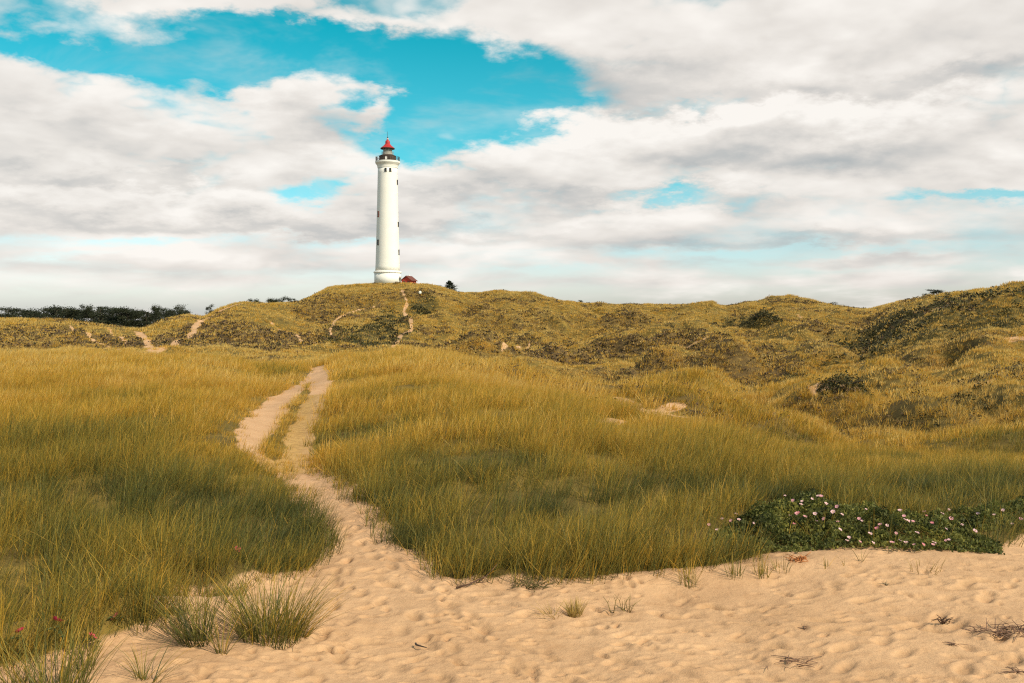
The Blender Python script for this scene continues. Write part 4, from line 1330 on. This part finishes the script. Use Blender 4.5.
den2 = M2('ADD', zc_, .26)
u2 = M2('DIVIDE', dx, den2); v2 = M2('DIVIDE', dy, den2)
warp = noise(nt, vec3(u2, v2, 3.0), 3.4, 7, .62)
warp2 = noise(nt, vec3(u2, v2, 9.0), 3.4, 7, .62)
wa = M2('MULTIPLY', M2('SUBTRACT', warp, .5), .20)
we = M2('MULTIPLY', M2('SUBTRACT', warp2, .5), .12)
wf = smooth(.0, .16, el_n)
azw = M2('ADD', az_n, wa); elw = M2('ADD', el_n, M2('MULTIPLY', we, wf))

def total(lst):
    """sum of soft spots given as (column, row, half width, half height, amount, turn), placed by direction in the sky"""
    t = None
    for px, py, rx, ry, amp, rot in lst:
        a0, e0 = px2ae(px, py)
        v = N(nt, 'ShaderNodeVectorMath', operation='SUBTRACT'); nt.links.new(skyv, v.inputs[0]); v.inputs[1].default_value = (a0, e0, 0)
        w = N(nt, 'ShaderNodeVectorMath', operation='MULTIPLY'); nt.links.new(v.outputs[0], w.inputs[0]); w.inputs[1].default_value = (-(F / rx) ** 2, -(F / ry) ** 2, 0)
        d = N(nt, 'ShaderNodeVectorMath', operation='DOT_PRODUCT'); nt.links.new(v.outputs[0], d.inputs[0]); nt.links.new(w.outputs[0], d.inputs[1])
        e = M2('EXPONENT', d.outputs['Value'])
        t = M2('MULTIPLY', e, amp) if t is None else M2('MULTIPLY_ADD', e, amp, t)
    return t
skyv = vec3(azw, elw)

# where the cloud cover opens (negative) and where the banks stand (positive)
bias = total([(340, 62, 165, 44, -1.0, 5), (490, 96, 90, 40, -.95, -14), (180, 52, 90, 20, -.5, 4), (40, 38, 110, 15, -.75, 0), (555, 112, 40, 22, -.5, -20), (330, 190, 40, 20, -.75, 0),
              (430, 138, 70, 14, -.5, 0), (985, 187, 70, 8, -.75, 0), (660, 206, 70, 7, -.5, 0), (690, 106, 60, 7, -.4, 8), (890, 77, 22, 8, -.5, 0), (242, 86, 13, 16, -.4, 0),
              (140, 244, 110, 6, -.5, 0), (340, 240, 50, 6, -.5, 0), (800, 254, 160, 5, -.5, 0), (870, 270, 160, 5, -.4, 0), (560, 272, 120, 5, -.3, 0), (70, 257, 60, 4, -.3, 0), (512, 300, 800, 12, -.30, 0),
              (60, 135, 190, 72, .75, -5), (292, 126, 52, 38, .80, 0), (374, 114, 26, 15, .7, 0), (800, 40, 310, 62, .85, 2), (820, 150, 320, 46, .75, 0), (570, 165, 70, 34, .65, 0), (250, 0, 240, 12, .75, 0), (530, 22, 52, 40, .8, 8),
              (120, 214, 260, 18, .5, 0), (440, 185, 70, 24, .55, 0), (512, 235, 800, 36, .30, 0), (512, 268, 800, 18, .2, 0)])
# greyer undersides and hollows
grey = total([(610, 92, 120, 22, .55, -10), (780, 100, 130, 12, .42, 0), (900, 80, 120, 16, .25, 0), (650, 206, 140, 10, .5, 0), (860, 150, 170, 14, .30, 0), (700, 165, 140, 10, .2, 0), (130, 178, 200, 9, .30, 0), (110, 218, 220, 8, .36, 0), (330, 152, 60, 16, .35, 0), (60, 130, 120, 10, .18, 0),
              (240, 229, 170, 6, .3, 0), (760, 243, 240, 7, .42, 0), (500, 232, 160, 7, .35, 0), (880, 262, 180, 6, .42, 0), (700, 282, 260, 7, .35, 0), (150, 30, 200, 10, .30, 0), (990, 70, 60, 12, .4, 0), (150, 268, 260, 8, .25, 0), (440, 200, 80, 8, .3, 0), (380, 22, 90, 8, .3, 0),
              (90, 85, 130, 20, -.25, -8), (292, 102, 46, 14, -.35, 0), (374, 104, 22, 8, -.3, 0), (560, 138, 70, 14, -.40, 8), (720, 118, 130, 12, -.35, 4), (850, 20, 240, 22, -.2, 0), (900, 108, 130, 12, -.30, 0), (480, 165, 70, 10, -.25, 0), (150, 196, 200, 7, -.2, 0)])

def cloud(vs, zz=0.0):
    """cloud density with the viewing plane shifted by vs (towards the zenith)"""
    return noise(nt, vec3(M2('MULTIPLY', u2, vs), M2('MULTIPLY', v2, vs), zz), 2.1, 7, .58, .25)

stripe = noise(nt, vec3(u_, v_w, 1.5), 1.1, 5, .55, .2)
low = M2('SUBTRACT', 1.0, smooth(.05, .15, el_n))
d0 = cloud(1.0)
def soft_cloud(vs): return noise(nt, vec3(M2('MULTIPLY', u2, vs), M2('MULTIPLY', v2, vs), 0.0), 2.1, 4, .48, .25)
s0 = soft_cloud(1.0); s1 = soft_cloud(.94)
cov = M2('ADD', M2('ADD', M2('MULTIPLY', M2('SUBTRACT', d0, .5), 1.15), .10), bias)
cov = M2('ADD', cov, M2('MULTIPLY', M2('MULTIPLY', M2('SUBTRACT', stripe, .5), 2.0), low))
def puff(vs):
    """heaped, cauliflower-like lobes"""
    t = None
    for sc_, amp, z_ in ((3.6, 1.0, 2.0), (8.0, .55, 7.0), (17.0, .3, 4.0)):
        n = M2('ABSOLUTE', M2('SUBTRACT', noise(nt, vec3(M2('MULTIPLY', u2, vs), M2('MULTIPLY', v2, vs * 1.1), z_), sc_, 1, .5, .3), .5))
        n = M2('MULTIPLY', M2('SUBTRACT', n, .10), amp * 2.2)
        t = n if t is None else M2('ADD', t, n)
    return t
p0 = puff(1.0); p1 = puff(.965)
hi = smooth(.06, .16, el_n)
cov = M2('ADD', cov, M2('MULTIPLY', M2('MULTIPLY', p0, .75), hi))
mask = smooth(-.30, .50, cov)
veil = M2('MULTIPLY', smooth(.40, .72, noise(nt, vec3(u2, v2, 12.0), 3.2, 5, .6, .4)), .42)
mask = M2('MAXIMUM', mask, veil)
rel = M2('SUBTRACT', s0, s1)
soft = noise(nt, vec3(u2, v2, 5.0), 1.4, 3, .5, .2)
shade = M2('ADD', M2('ADD', .74, M2('MULTIPLY', rel, 2.0)), M2('MULTIPLY', M2('SUBTRACT', soft, .5), .40))
shade = M2('ADD', shade, M2('MULTIPLY', M2('MULTIPLY', M2('SUBTRACT', stripe, .5), .6), low))
shade = M2('ADD', shade, M2('MULTIPLY', M2('MULTIPLY', M2('SUBTRACT', p0, p1), .28), hi))
shade = M2('SUBTRACT', shade, M2('MULTIPLY', grey, .95), None, True)
cr = ramp(nt, [(.0, (.45, .465, .47)), (.35, (.64, .61, .58)), (.62, (.785, .735, .685)), (1.0, (.955, .905, .85))])
nt.links.new(shade, cr.inputs[0])
# the open sky is a green-leaning turquoise in view, very pale near the horizon; the unseen top is neutral to cut cyan light
tint = ramp(nt, [(.0, (1.55, 1.52, 1.70)), (.045, (1.55, 1.50, 1.55)), (.15, (.36, 1.28, 1.14)), (.30, (.0, 1.10, .90)), (.40, (.05, 1.05, .90)), (.62, (.75, 1.0, .95)), (1.0, (1.0, 1.0, .95))])
nt.links.new(dz_, tint.inputs[0])
skyc = mixc(nt, 1.0, sky.outputs[0], tint.outputs[0], 'MULTIPLY')
bg1 = N(nt, 'ShaderNodeBackground'); nt.links.new(skyc, bg1.inputs[0]); bg1.inputs[1].default_value = .125
bg2 = N(nt, 'ShaderNodeBackground'); nt.links.new(cr.outputs[0], bg2.inputs[0]); bg2.inputs[1].default_value = 1.0
mx = N(nt, 'ShaderNodeMixShader')
nt.links.new(M2('MULTIPLY', mask, .97), mx.inputs[0]); nt.links.new(bg1.outputs[0], mx.inputs[1]); nt.links.new(bg2.outputs[0], mx.inputs[2])
nt.links.new(mx.outputs[0], out.inputs[0])

# ------------------------------------------------------------------ render settings
SC.view_settings.view_transform = 'Standard'; SC.view_settings.look = 'None'
SC.view_settings.exposure = 0.06; SC.view_settings.gamma = 1.0
SC.cycles.use_denoising = False
SC.cycles.use_adaptive_sampling = True
SC.cycles.adaptive_threshold = .012
SC.cycles.filter_width = 1.2
SC.cycles.max_bounces = 4; SC.cycles.diffuse_bounces = 2; SC.cycles.transmission_bounces = 4; SC.cycles.transparent_max_bounces = 4
